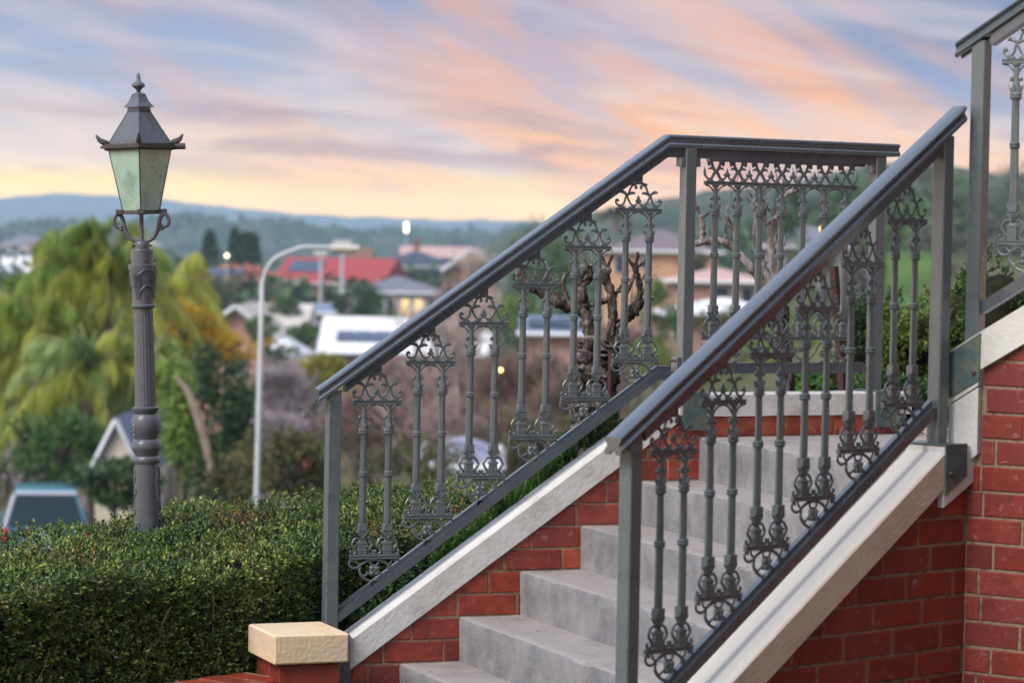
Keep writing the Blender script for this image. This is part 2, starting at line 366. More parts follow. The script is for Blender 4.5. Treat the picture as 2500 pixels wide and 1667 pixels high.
def leaf_mesh(name, C, D, U, L, W, m, fold=.25):
    """C base points, D leaf directions, U up vectors (n x 3 arrays), lengths and widths -> one mesh of folded leaves"""
    n = len(C); Sd = np.cross(D, U); Sd /= (np.linalg.norm(Sd, axis=1, keepdims=True)+1e-9); Nn = np.cross(Sd, D)
    L = np.asarray(L).reshape(-1, 1)*np.ones((n, 1)); W = np.asarray(W).reshape(-1, 1)*np.ones((n, 1))
    mid = C + D*L*.5
    V = np.empty((n, 4, 3)); V[:,0] = C; V[:,1] = mid + Sd*W*.5 + Nn*W*fold; V[:,2] = C + D*L; V[:,3] = mid - Sd*W*.5 + Nn*W*fold
    me = bpy.data.meshes.new(name); me.vertices.add(n*4); me.vertices.foreach_set('co', V.reshape(-1))
    idx = np.arange(n)*4; F = np.stack([idx, idx+1, idx+2, idx, idx+2, idx+3], 1).reshape(-1)
    me.loops.add(n*6); me.loops.foreach_set('vertex_index', F); me.polygons.add(n*2)
    me.polygons.foreach_set('loop_start', np.arange(n*2)*3); me.polygons.foreach_set('loop_total', np.full(n*2, 3))
    me.update(calc_edges=True); me.validate(); me.materials.append(m); return me
rng = np.random.default_rng(7); rnd = random.Random(11)
def unit(a): return a/(np.linalg.norm(a, axis=1, keepdims=True)+1e-9)

# ------------------------------------------------------------------ frames of the two railings, the landing edge and the upper wall
class Frame:
    """u along the railing, n towards the camera side, z up"""
    def __init__(s, o, ang, flip=False):
        s.o = Vector(o); s.a = R_(ang); s.u = Vector((math.cos(s.a), math.sin(s.a), 0)); s.n = Vector((math.sin(s.a), -math.cos(s.a), 0)); s.rz = s.a
        if flip: s.u = Vector((math.cos(s.a), -math.sin(s.a), 0)); s.n = Vector((-math.sin(s.a), -math.cos(s.a), 0)); s.rz = -s.a
    def __call__(s, u, n, z): return s.o + s.u*u + s.n*n + Vector((0, 0, z))
LF = Frame((-.50467, 10.79775, 0), 21.484)       # left railing and wall
RF = Frame((.48056, 8.42222, 0), 43.473)         # right railing and wall
_fp = Vector((.66884, 11.23275, 0))
FF = Frame(_fp, 28.916); FF.o = _fp + FF.u*.025 - FF.n*.025   # level railing, origin at its first post
WF = Frame((1.48563, 9.29930, 0), 35.171, True)  # upper wall: runs right and towards the camera
SL, SR = .7037, .6584
ZP = -.441                                        # bottom bar of the first panel
def n_right(u, off=-.05):
    """n (in the left frame) where the inner face of the right wall stands at step position u"""
    p = RF(0, off, 0); d = RF.u
    pu, pn = (p-LF.o).dot(LF.u), (p-LF.o).dot(LF.n); du, dn = d.dot(LF.u), d.dot(LF.n)
    return pn + dn*(u-pu)/du

# ================================================================== STAIR
def fbm1(x, s): return math.sin(x*5.1+s)*.5+math.sin(x*13.7+s*2.3)*.3+math.sin(x*31.1+s*1.7)*.2
stair = thing('concrete_stair', 'grey concrete steps rising to the landing between the two brick walls', 'stair', LF(.6, 1.0, -.9))
def child(o, parent):          # keep world position of a mesh built in world coordinates
    o.parent = parent; o.matrix_parent_inverse = Matrix.LocRotScale(parent.location, parent.rotation_euler, parent.scale).inverted(); return o
US = [1.316, 1.068, .82, .572, .326, .09, -.155, -.40]; RISE = .1695
for k, u in enumerate(US):
    z = -k*RISE; back = 1.316+3.2 if k == 0 else US[k-1]+.04
    r = .012
    prof = [(u+.004, z-RISE-.03), (u+.002, z-.06), (u, z-r), (u+r*.3, z-r*.35), (u+r, z), (u+.05, z-.001), ((u+back)/2 if k else u+.3, z-.002), (back, z+.001), (back, z-RISE-.03)]
    mb = MB(); ns = 40; vs = []; fs = []
    for i in range(ns+1):
        t = i/ns
        for j, (pu, pz) in enumerate(prof):
            if k == 0 and pu > 1.6:
                nn = -.3 + (n_right(min(pu, 1.75), .05)+.3+1.2)*t
            else: nn = .04 + (n_right(pu)-.04)*t
            w = fbm1(nn*2.2, k*3.1+j*.2)*.0022 + (rnd.random()-.5)*.0016 if 0 < j < 6 else 0
            chip = -.009*max(0, rnd.random()-.84)/.16 if j in (2, 3, 4) else 0
            vs.append(LF(pu+w*.6, nn, pz+w*.35+chip))
    m_ = len(prof)
    for i in range(ns):
        for j in range(m_):
            j2 = (j+1) % m_; fs.append((i*m_+j, i*m_+j2, (i+1)*m_+j2, (i+1)*m_+j))
    fs.append(tuple(range(m_))); fs.append(tuple(ns*m_+j for j in reversed(range(m_))))
    mb.add(vs, fs)
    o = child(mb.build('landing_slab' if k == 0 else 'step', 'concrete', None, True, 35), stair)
# leaf litter and grit on the treads
for i in range(46):
    k = rnd.choice([2, 3, 3, 4, 4, 5, 5]); u = US[k]+rnd.uniform(.03, .23); n = rnd.uniform(.1, 1.3)
    p = LF(u, n, -k*RISE+.002); s = rnd.uniform(.003, .007); a = rnd.uniform(0, 6.28)
    mb = MB(); mb.add([p+Vector((s*1.6*math.cos(a), s*1.6*math.sin(a), .001)), p+Vector((-s*.6*math.sin(a), s*.6*math.cos(a), .003)), p-Vector((s*math.cos(a), s*math.sin(a), -.001)), p+Vector((s*.6*math.sin(a), -s*.6*math.cos(a), .002))], [(0,1,2,3)])
    if i == 0: litter = MB()
    litter.v += []; k0 = len(litter.v); litter.v += mb.v; litter.f += [tuple(q+k0 for q in f) for f in mb.f]
tag(litter.build('leaf_litter', mat('dry_leaf_litter', (.05, .03, .02), (.55, .52, .48), scale=3, rough=.9, lohi=(.45, .55))), 'tiny dry leaves and grit scattered on the concrete treads', 'leaf litter', kind='stuff')

# ================================================================== BRICKWORK
def clip(poly, a, b, c):
    """keep p*a + q*b <= c"""
    out = []
    for i in range(len(poly)):
        P, Q = poly[i], poly[(i+1) % len(poly)]
        dp, dq = P[0]*a+P[1]*b-c, Q[0]*a+Q[1]*b-c
        if dp <= 0: out.append(P)
        if dp*dq < 0:
            t = dp/(dp-dq); out.append((P[0]+(Q[0]-P[0])*t, P[1]+(Q[1]-P[1])*t))
    return out
def inset(poly, d):
    cx = sum(p for p, q in poly)/len(poly); cq = sum(q for p, q in poly)/len(poly); out = []
    A = sum(poly[i][0]*poly[(i+1) % len(poly)][1]-poly[(i+1) % len(poly)][0]*poly[i][1] for i in range(len(poly)))
    n = len(poly)
    for i in range(n):
        p0, p1, p2 = Vector(poly[i-1]), Vector(poly[i]), Vector(poly[(i+1) % n])
        e1 = (p1-p0).normalized(); e2 = (p2-p1).normalized(); s = 1 if A > 0 else -1
        n1 = Vector((-e1.y, e1.x))*s; n2 = Vector((-e2.y, e2.x))*s
        b = n1+n2; b = b/max(.35, b.length_squared/2) if b.length > 1e-6 else n1
        q = p1+b*d; out.append((q.x, q.y))
    return out
def area(poly): return abs(sum(poly[i][0]*poly[(i+1) % len(poly)][1]-poly[(i+1) % len(poly)][0]*poly[i][1] for i in range(len(poly))))/2
def brick(parent, frame, poly, n_back, n_face, m):
    if len(poly) < 3 or area(poly) < .0009: return
    cu = sum(p for p, q in poly)/len(poly); cq = sum(q for p, q in poly)/len(poly)
    jit = rnd.uniform(-.0014, .0018); tl = rnd.uniform(-.0012, .0012)
    ins = inset(poly, .0035)
    c = frame(cu, n_back, cq)
    F = lambda p, n, q: tuple(frame(p, n + (q-cq)*tl*8, q)-c)
    k = len(poly); vs = [F(p, n_back, q) for p, q in poly]+[F(p, n_face-.0035+jit, q) for p, q in poly]+[F(p, n_face+jit, q) for p, q in ins]
    fs = [tuple(reversed(range(k)))]
    for i in range(k):
        j = (i+1) % k; fs.append((i, j, j+k, i+k)); fs.append((i+k, j+k, j+2*k, i+2*k))
    fs.append(tuple(range(2*k, 3*k)))
    o = MB().add(vs, fs).build('brick', m); o.location = c; child(o, parent); return o
def course_bricks(parent, frame, u0, u1, zs, n_back, n_face, m, offs, clips, L=.24, joint=.0088, lens=None):
    for r, (z0, z1) in enumerate(zs):
        u = u0 - .5 + offs[r % len(offs)]
        while u > u0: u -= L
        while u < u1:
            ln = L if lens is None else lens(r, u)
            a, b = max(u, u0), min(u+ln-joint, u1)
            if b-a > .012:
                jz = rnd.uniform(-.0012, .0012)
                poly = [(a, z0+joint*.5+jz), (b, z0+joint*.5+jz), (b, z1-joint*.5), (a, z1-joint*.5)]
                for (ca, cb, cc) in clips: poly = clip(poly, ca, cb, cc) if poly else poly
                if poly: brick(parent, frame, poly, n_back, n_face, m)
            u += ln
CO = .1695/2                                  # one course
# ---- left wall
cl0 = -1.387+.718                              # coping top at u = 0, left
lw = thing('brick_stair_wall', 'low red brick wall with pale sloping coping under the left railing', 'wall', LF(.5, 0, -1.0))
ztop = lambda u: cl0 + .7037*u
poly = [(-.105, -1.5), (1.33, -1.5), (1.33, ztop(1.33)-.05), (1.2, ztop(1.2)-.05), (-.105, ztop(-.105)-.05)]
child(MB().prism(poly, -.055, .0512, LF).build('mortar_core', 'mortar'), lw)
zs = [(-k*CO-CO, -k*CO) for k in range(-2, 16)]
course_bricks(lw, LF, -.10, 1.33, zs, 0.0, .055, 'brick', [.09, .205, .02, .15], [(-.7037, 1, cl0-.1)])
# coping, a sloping slab with slightly wavy render
def coping(parent, frame, path, half, thick, m, name='coping', seg=26, wav=.0016, edge=.006):
    """path: list of (u, ztop)"""
    prof = [(-half, -thick), (-half, -edge), (-half+edge, 0), (half-edge, 0), (half, -edge), (half, -thick)]
    us = []
    for (a, za), (b, zb) in zip(path[:-1], path[1:]):
        for i in range(seg): us.append((a+(b-a)*i/seg, za+(zb-za)*i/seg))
    us.append(path[-1]); vs = []; fs = []; k = len(prof)
    for i, (u, z) in enumerate(us):
        for j, (n, dz) in enumerate(prof):
            w = 0 if i in (0, len(us)-1) else fbm1(u*3+j, 2.0+j)*wav
            vs.append(frame(u, n+w, z+dz+w*.8))
    for i in range(len(us)-1):
        for j in range(k):
            j2 = (j+1) % k; fs.append((i*k+j, i*k+j2, (i+1)*k+j2, (i+1)*k+j))
    fs += [tuple(range(k)), tuple((len(us)-1)*k+j for j in reversed(range(k)))]
    o = MB().add(vs, fs).build(name, m, None, True, 30); return child(o, parent)
coping(lw, LF, [(-.113, ztop(-.113)), (1.215, .171)], .067, .116, 'coping')
# ---- level wall round the landing
fwl = thing('landing_wall', 'short orange brick landing wall with cream coping under the level railing', 'wall', FF(.45, 0, 0))
child(MB().prism([(-.1, -.25), (1.04, -.25), (1.04, .082), (-.1, .082)], -.055, .052, FF).build('mortar_core', 'mortar'), fwl)
course_bricks(fwl, FF, -.10, 1.04, [(-CO*2+.0, -CO), (-CO, -.004), (-.004, .084)], 0.0, .056, 'brick_orange', [.08, .2, .09], [])
coping(fwl, FF, [(-.06, .171), (1.06, .171)], .07, .09, 'coping')
# ---- right wall
rc0 = -1.395+.718+.003; rtop = lambda u: rc0 + .651*u
rw = thing('brick_stair_wall', 'tall dark red brick wall with white sloping coping under the near railing', 'wall', RF(.5, 0, -1.2))
child(MB().prism([(-.6, -2.2), (1.42, -2.2), (1.42, rtop(1.3)-.06), (-.6, rtop(-.6)-.06)], -.055, .0512, RF).build('mortar_core', 'mortar'), rw)
zc = lambda k: -.371-.0845*k
zs = [(zc(k)-.0845, zc(k)) for k in range(-4, 20)]
course_bricks(rw, RF, -.6, 1.345, zs, 0.0, .055, 'brick_dark', [.155, .035, .10, .215, .06], [(-.651, 1, rc0-.1)])
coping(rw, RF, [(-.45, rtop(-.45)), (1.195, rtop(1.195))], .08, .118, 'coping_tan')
child(MB().prism([(1.185, -.08), (1.40, .03), (1.40, .115), (1.185, .115)], -.079, .0795, RF).build('coping_block', 'coping'), rw)
# ---- upper wall
uw = thing('brick_house_wall', 'plum red brick wall of the upper flight at the right edge with white coping', 'wall', WF(.4, 0, -.8))
wl = lambda w: -.359+.718+.59*(w-.044)         # coping underside
child(MB().prism([(.001, -2.2), (2.4, -2.2), (2.4, wl(2.4)+.05), (.046, wl(.046)+.05), (.046, .085), (.001, .05)], -.16, -.0040, WF).build('mortar_core', 'mortar'), uw)
zs2 = [(zc(k)-.0845, zc(k)) for k in range(-20, 20)]
zs2 = [z for z in zs2 if z[1] < 1.6]
def wl_len(r, u): return .24
for r, (z0, z1) in enumerate(zs2):
    course_bricks(uw, WF, .004, 2.4, [(z0, z1)], -.05, 0.0, 'brick_plum', [[.56, .70, .60, .79][r % 4]], [(-.59, 1, -.59*.044-.359+.718-.002)] + ([(-1, 0, -.05)] if z1 > .06 else []))
wc = [(-.06, wl(-.06)+.0), (2.4, wl(2.4)), (2.4, wl(2.4)+.124), (-.06, wl(-.06)+.124)]
child(MB().prism([(-.06, .245), (.043, .31), (.05, wl(.05)), (2.4, wl(2.4)), (2.4, wl(2.4)+.124), (.05, wl(.05)+.124), (-.06, wl(-.06)+.120)], -.14, .022, WF).build('coping', 'coping'), uw)
child(MB().prism([(-.06, .2), (-.06, .04), (.0, .052), (.044, .088), (.044, .305), (-.06, .24)], -.138, .02, WF).build('coping_return', 'coping'), uw)
# bracket plate wrapped over the upper coping
pl = MB().prism([(-.060, .411), (.050, .481), (.049, .330), (-.052, .268)], .0225, .0285, WF)
pl.prism([(-.064, .412), (-.056, .417), (-.048, .272), (-.056, .266)], -.14, .0285, WF)
o = pl.build('bracket_plate', 'plate'); child(o, uw)
child(MB().ball(tuple(WF(.03, .030, .352)), .008, 8, 5).build('bolt', 'bolt', None, True), uw)
# dark joint strip between pier and wall
# ---- pier with cream cap
pr = thing('brick_pier', 'squat brick pier with cream rendered cap at the foot of the left railing', 'pier', LF(-.36, .215, -1.2))
mb = MB().box(-.098, .118, -.135, .135, -.55, .355); 
def local(frame, u, n, z): return frame(u, n, z)
PB = -1.0
core = MB().prism([(-.471, -1.5), (-.249, -1.5), (-.249, -.80), (-.471, -.80)], 0.079, .351, LF); child(core.build('mortar_core', 'mortar'), pr)
zs3 = [(-.790-.0855*(k+1), -.790-.0855*k) for k in range(8)]
course_bricks(pr, LF, -.475, -.245, zs3, .30, .355, 'brick', [.5, .62], [])
class Side(Frame):
    pass
PS = Frame(LF(-.475, .355, 0), 0); PS.u = -LF.n; PS.n = -LF.u       # pier's left face: u runs away from the camera
course_bricks(pr, PS, 0.0, .28, zs3, -.05, .0005, 'brick', [.385, .5], [])
mb = MB(); mb.box(0, .282, 0, .335, 0, .108, .006)
# roughen the cap
mb.v = [(x+rnd.uniform(-.0015, .0015), y+rnd.uniform(-.0015, .0015), z+rnd.uniform(-.002, .001)) for x, y, z in mb.v]
cp = mb.build('cap', 'cap'); cp.rotation_euler = (0, 0, LF.rz); cp.location = LF(-.503, .383, -.787); bpy.context.view_layer.update(); child(cp, pr)
child(MB().box(0, .05, -.02, .02, -.6, 0).build('mortar_fillet', mat('grey_mortar_fillet', (.09, .095, .1), (.16, .16, .16), scale=40, rough=.9, bump=.5)), pr).matrix_world = Matrix.Translation(LF(-.165, .06, -.73)) @ Matrix.Rotation(LF.rz, 4, 'Z')
# ---- garden retaining wall with a row of headers on top
GF = Frame(LF(-.475, .22, 0), 49); GF.u = -Vector((math.cos(R_(49)), math.sin(R_(49)), 0)); GF.n = Vector((math.sin(R_(49)), -math.cos(R_(49)), 0))
gw = thing('garden_wall', 'low brick retaining wall topped with brick headers along the foot of the hedge', 'wall', GF(.8, 0, -1.0))
child(MB().prism([(.0, -1.6), (2.6, -1.6), (2.6, -.849), (.0, -.849)], -.115, .10, GF).build('mortar_core', 'mortar'), gw)
u = .02
while u < 2.5:
    w = .112; c = GF(u+w/2, 0, -.885)
    b = MB().box(-w/2+.005, w/2-.005, -.115, .115, -.038, .038+rnd.uniform(-.002, .003), .004).build('brick', 'brick')
    ang = math.atan2(GF.u.y, GF.u.x); b.rotation_euler = (rnd.uniform(-.01, .01), rnd.uniform(-.01, .01), ang+rnd.uniform(-.012, .012)); b.location = c
    bpy.context.view_layer.update(); child(b, gw); u += w
course_bricks(gw, GF, .02, 2.5, [(-.93-.0855*(k+1), -.93-.0855*k) for k in range(5)], .05, .112, 'brick', [.5, .62], [])

# ================================================================== CAST IRON
def T2(pts, n=5): return smooth_path([(x, 0, z) for x, z in pts], n)
def zoomU(cx, sx, z0, y0, sz=5065.0):
    return lambda x, y: ((x-cx)/sx, z0-(y-y0)/sz)
UP = zoomU(557, 4707, .585, 600)          # upper part of a panel
LO = zoomU(545, 4707, 0.0, 895)           # lower part
def mir(fn, pts): 
    a = [fn(*p) for p in pts]; return a, [(-x, z) for x, z in a]
def sweep(mb, fn, pts, r, n=5, both=True, sides=7, flat=.8):
    A, B = mir(fn, pts)
    for Q in ((A, B) if both else (A,)):
        P = T2(Q, n); k = len(P)
        rr = r if not hasattr(r, '__len__') else [r[0]+(r[-1]-r[0])*i/(k-1) if len(r) == 2 else np.interp(i/(k-1), np.linspace(0, 1, len(r)), r) for i in range(k)]
        mb.tube(P, rr, sides, True, flat, (0, 1, 0))
def knob(mb, fn, x, y, r, both=True):
    X, Z = fn(x, y); mb.ball((X, 0, Z), r, 8, 6, (1, .85, 1))
    if both: mb.ball((-X, 0, Z), r, 8, 6, (1, .85, 1))
def leafb(mb, fn, pts, ws):
    sweep(mb, fn, pts, ws, 4)
def make_bars():
    mb = MB()
    for z1 in (0.0,):
        mb.box(-.099, .099, -.0065, .0065, z1-.0145, z1, .0015); mb.box(-.0995, .0995, -.0095, .0095, z1-.004, z1+.0005, .001); mb.box(-.0995, .0995, -.0085, .0085, z1-.015, z1-.0105, .001)
    return mb.mesh('baluster_panel', 'iron')
def make_crest():
    mb = MB()
    sweep(mb, UP, [(150, 462), (138, 432), (112, 446), (108, 492), (142, 538), (200, 552), (252, 526), (284, 462), (300, 395), (322, 345), (352, 312), (378, 262), (398, 205), (430, 158), (474, 140), (505, 162), (512, 190)], [.0042, .004, .0042, .0045, .0045, .0042, .0042, .0045, .005])
    knob(mb, UP, 505, 192, .0068); knob(mb, UP, 150, 455, .0055)
    sweep(mb, UP, [(318, 345), (345, 400), (370, 455), (402, 512), (448, 548), (492, 540), (530, 508), (548, 470), (557, 440)], [.0052, .0042, .0042, .0042, .0036])
    leafb(mb, UP, [(316, 350), (286, 305), (240, 282), (196, 282), (168, 306)], [.0045, .0062, .0066, .0055, .0012])
    leafb(mb, UP, [(340, 350), (378, 318), (428, 300), (470, 302), (500, 314)], [.004, .0056, .0058, .0045, .0012])
    knob(mb, UP, 520, 458, .0062)
    x, z = UP(557, 440); mb.tube([(0, 0, z-.004), (0, 0, z+.006), (0, 0, z+.0125), (0, 0, z+.0185)], [.005, .0085, .006, .0008], 8, True, .7, (0, 1, 0))
    sweep(mb, UP, [(402, 128), (450, 118), (512, 104), (557, 112)], [.003, .0045, .0048, .0048]); knob(mb, UP, 396, 132, .0045)
    for x in (225, 435): 
        X, Z = UP(x, 580)
        for s in (1, -1): mb.box(s*X-.013, s*X+.013, -.007, .007, .585, .585+.0075, .002)
    mb.box(-.0155, .0155, -.006, .006, .680, .722, .002); mb.ball((0, -.0065, .7), .003, 6, 4)
    return mb.mesh('crest_scroll', 'iron', True, 50)
def make_baluster():
    """one baluster, axis at x = 0; z measured from the bottom bar"""
    mb = MB(); bx = 320
    Zu = lambda y: .585-(y-600)/5065.0; Zl = lambda y: -(y-895)/5065.0
    prof = [(.0165, Zl(893)), (.0170, Zl(815)), (.0185, Zl(812)), (.0185, Zl(785)), (.0155, Zl(780)), (.0150, Zl(685)), (.0182, Zl(680)), (.0182, Zl(650)), (.0120, Zl(640)), (.009, Zl(605))]
    def sq(profile, ys=.75, sides=4):
        vs = []; fs = []
        for r, z in profile:
            for sx, sy in ((-1,-1),(1,-1),(1,1),(-1,1)): vs.append((r*sx, r*ys*sy, z))
        for i in range(len(profile)-1):
            for k in range(4): fs.append((i*4+k, i*4+(k+1)%4, (i+1)*4+(k+1)%4, (i+1)*4+k))
        fs += [(3,2,1,0), tuple(len(profile)*4-4+k for k in range(4))]; mb.add(vs, fs)
    sq(prof, .55)
    # heart block
    mb.prism([(0, Zl(612)), (-.0125, Zl(520)), (-.0235, Zl(445)), (-.019, Zl(430)), (.019, Zl(430)), (.0235, Zl(445)), (.0125, Zl(520))], -.0085, .0085, lambda p, n, q: (p, n, q))
    mb.tube([(-.014, -.009, Zl(455)), (0, -.0105, Zl(560)), (.014, -.009, Zl(455))], .0022, 6); mb.tube([(0, -.0095, Zl(440)), (0, -.011, Zl(500))], .0028, 6)
    mb.box(-.0172, .0172, -.0125, .0125, Zl(436), Zl(296), .0015)
    # shaft: slightly tapering, with raised fillets on the face
    sh = [(.0138, Zl(300)), (.0128, .31), (.0120, .4), (.0112, Zu(1285)), (.015, Zu(1255)), (.0195, Zu(1235)), (.0195, Zu(1215)), (.0165, Zu(1208)), (.0165, Zu(1190)), (.0195, Zu(1184)), (.0195, Zu(1162)), (.0165, Zu(1140)), (.017, Zu(1130)),
          (.0125, Zu(1040)), (.0105, Zu(980)), (.009, Zu(880)), (.0085, Zu(720)), (.0135, Zu(706)), (.0145, Zu(680)), (.0145, .572)]
    vs = []; fs = []; n = 8
    for r, z in sh:
        for k in range(n):
            th = 2*math.pi*(k+.5)/n; vs.append((r*math.cos(th)/.9239, r*.72*math.sin(th)/.9239, z))
    for i in range(len(sh)-1):
        for k in range(n): fs.append((i*n+k, i*n+(k+1)%n, (i+1)*n+(k+1)%n, (i+1)*n+k))
    mb.add(vs, fs)
    mb.lathe([(.0135, .296), (.0172, .300), (.0178, .3045), (.0155, .307), (.0175, .3095), (.0175, .3135), (.0132, .318)], 10)
    mb.tube([(0, -.0095, Zl(300)), (0, -.0085, .5*(Zl(300)+Zu(1290))), (0, -.0078, Zu(1290))], .003, 5)
    # leaf capital
    for s in (-1, 1):
        mb.tube([(s*.012, 0, Zu(1130)), (s*.0175, 0, Zu(1085)), (s*.021, 0, Zu(1050)), (s*.0275, 0, Zu(1032))], [.006, .006, .0048, .001], 6, True, .8, (0, 1, 0))
        mb.tube([(s*.008, 0, Zu(900)), (s*.0165, 0, Zu(905)), (s*.019, 0, Zu(930)), (s*.0155, 0, Zu(950))], [.0045, .005, .005, .004], 6); mb.ball((s*.0165, 0, Zu(932)), .0068, 8, 6)
    mb.tube([(0, -.009, Zu(1130)), (0, -.012, Zu(1075)), (0, -.0115, Zu(1030))], [.006, .005, .001], 6)
    # scrolled handles beside the pedestal
    for s in (-1, 1):
        pts = [(-12, 590), (-55, 572), (-98, 562), (-140, 590), (-168, 640), (-184, 690), (-160, 742), (-128, 790), (-118, 838), (-150, 872), (-196, 874), (-222, 846), (-214, 815)]
        P = smooth_path([(s*x/4707.0*-1, 0, -(y-895)/5065.0) for x, y in pts], 4)
        k = len(P); mb.tube(P, [.0036+.0016*math.sin(math.pi*i/(k-1)) for i in range(k)], 7, True, .8, (0, 1, 0))
        mb.ball((s*212/4707.0, 0, Zl(822)), .0058, 8, 6)
    return mb.mesh('baluster', 'iron', True, 42)
def make_brackets(units=2, U=.0995):
    mb = MB()
    for i in range(units):
        x0 = (i-(units-1)/2)*U
        for s in (-1, 1):
            P = smooth_path([(x0+s*.0095, 0, .545), (x0+s*.017, 0, .556), (x0+s*.030, 0, .5655), (x0+s*.0475, 0, .5695)], 4)
            mb.tube(P, [.0034]*len(P), 6, True, .9, (0, 1, 0))
    return mb
def make_base():
    mb = MB()
    sweep(mb, LO, [(150, 1012), (138, 985), (100, 992), (76, 1035), (88, 1092), (140, 1132), (205, 1135), (265, 1105), (330, 1050), (420, 1002), (490, 985), (545, 982)], [.004, .0045, .0048, .005, .0052, .0055, .0055]); knob(mb, LO, 146, 1010, .0048)
    sweep(mb, LO, [(208, 960), (212, 1010), (240, 1055), (285, 1072), (330, 1056)], [.0035, .004, .004, .003])
    sweep(mb, LO, [(296, 1118), (272, 1180), (290, 1250), (352, 1326), (440, 1378), (545, 1388)], [.0035, .005, .0062, .0055, .0048, .0046])
    sweep(mb, LO, [(300, 1245), (365, 1290), (405, 1262), (455, 1235)], [.002, .004, .0042, .004])
    sweep(mb, LO, [(478, 1000), (470, 1050), (500, 1088), (545, 1095)], [.0036, .004, .004])
    # rosette
    c = LO(545, 1195)[1]
    mb.box(-.0185, .0185, -.006, .006, c-.0185, c+.0185, .003)
    for sx in (-1, 1):
        for sz in (-1, 1): mb.ball((sx*.0095, -.006, c+sz*.0095), .0088, 8, 5, (1, .55, 1))
    mb.ball((0, -.008, c), .005, 8, 5)
    mb.box(-.0155, .0155, -.006, .006, -.122, -.096, .002); mb.ball((0, -.007, -.108), .003, 6, 4)
    return mb.mesh('base_scroll', 'iron', True, 50)
ME_bars, ME_crest, ME_bal, ME_base = make_bars(), make_crest(), make_baluster(), make_base()
ME_br = make_brackets().mesh('arch_brackets', 'iron', True, 50)
panel0 = link('baluster_panel', ME_bars)
tb = link('top_bar', ME_bars, panel0); tb.location = (0, 0, .585)
for x in (-.0498, .0498):
    b = link('baluster', ME_bal, panel0); b.location = (x, 0, 0)
link('crest_scroll', ME_crest, panel0); link('arch_brackets', ME_br, panel0); link('base_scroll', ME_base, panel0)
HP = [(-.024, 0), (.024, 0), (.031, -.004), (.0325, -.009), (.031, -.0135), (.0262, -.017), (.0238, -.0235), (.0255, -.0295), (.031, -.0335), (.0342, -.039), (.0342, -.0455), (.031, -.0505), (.024, -.052), (.0115, -.052), (.0095, -.041), (-.0095, -.041), (-.0115, -.052), (-.024, -.052), (-.031, -.0505), (-.0342, -.0455), (-.0342, -.039), (-.031, -.0335), (-.0255, -.0295), (-.0238, -.0235), (-.0262, -.017), (-.031, -.0135), (-.0325, -.009), (-.031, -.004)]
def sweep_profile(prof, path, seg=1):
    """profile (side, height) swept along points; the profile plane stays vertical and mitres at bends"""
    path = [Vector(p) for p in path]; n = len(path); k = len(prof); vs = []; fs = []
    for i, p in enumerate(path):
        d0 = (path[i]-path[i-1]) if i else (path[1]-path[0]); d1 = (path[i+1]-path[i]) if i < n-1 else d0
        h0 = Vector((d0.x, d0.y, 0)).normalized(); h1 = Vector((d1.x, d1.y, 0)).normalized(); h = (h0+h1).normalized()
        side = Vector((h.y, -h.x, 0))
        for a, z in prof: vs.append(p + side*a + Vector((0, 0, z)))
    for i in range(n-1):
        for j in range(k): fs.append((i*k+j, i*k+(j+1) % k, (i+1)*k+(j+1) % k, (i+1)*k+j))
    fs += [tuple(range(k)), tuple((n-1)*k+j for j in reversed(range(k)))]
    return MB().add(vs, fs)
def rect(a0, a1, z0, z1): return [(a0, z1), (a1, z1), (a1, z0), (a0, z0)]
def post(parent, frame, u, n, z0, z1, half=.025):
    c = frame(u, n, 0); mb = MB().box(-half, half, -half, half, z0, z1, .0035)
    o = mb.build('post', 'iron', None, False); o.location = c; o.rotation_euler = (0, 0, frame.rz); bpy.context.view_layer.update(); return child(o, parent)
def put_panel(parent, frame, u, n, z, sc=(1,1,1)):
    p = copy_tree(panel0); p.location = frame(u, n, z); p.rotation_euler = (0, 0, frame.rz); p.scale = sc; return child(p, parent)
# ---- left railing with its level run round the landing
lr = thing('iron_railing', 'grey cast iron railing on the far left wall with a level run round the landing', 'railing', LF(.5, 0, -.5))
HZ0 = .186; HB = 1.181; ub = -.239+(HB-HZ0)/SL
A, B_, C_ = LF(-.239, 0, HZ0), LF(ub, 0, HB), FF(1.0, 0, HB)
child(sweep_profile(HP, [A, B_, C_]).build('handrail', 'rail', None, True, 28), lr)
child(sweep_profile(rect(-.021, .021, -.088, -.046), [LF(-.13, 0, HZ0+.109*SL), B_, FF(.93, 0, HB)]).build('under_rail', 'rail'), lr)
br0 = lambda u: ZP-.148+SL*u
child(sweep_profile(rect(-.02, .02, 0, .038), [LF(-.148, 0, br0(-.148)), LF(1.15, 0, br0(1.15)), LF(1.25, 0, br0(1.15)+.001)]).build('bottom_rail', 'rail'), lr)
child(sweep_profile(rect(-.012, .006, .030, .056), [LF(-.147, 0, br0(-.147)), LF(1.15, 0, br0(1.15)), LF(1.21, 0, br0(1.15)+.001)]).build('bottom_rail_flange', 'rail'), lr)
for i in range(6): put_panel(lr, LF, i*.212, 0, ZP+i*.212*SL)
post(lr, LF, -.172, 0, -.9, HZ0+.067*SL-.05)
post(lr, FF, 0, 0, .168, HB-.05); post(lr, FF, .915, 0, .168, HB-.05)
child(sweep_profile(rect(-.02, .02, 0, .028), [FF(.02, 0, .247), FF(.895, 0, .247)]).build('bottom_rail', 'rail'), lr)
child(sweep_profile(rect(-.012, .008, .020, .042), [FF(.06, 0, .247), FF(.86, 0, .247)]).build('bottom_rail_flange', 'rail'), lr)
child(sweep_profile(rect(-.012, .016, -.0985, -.080), [FF(.09, 0, HB), FF(.84, 0, HB)]).build('under_rail_flange', 'rail'), lr)
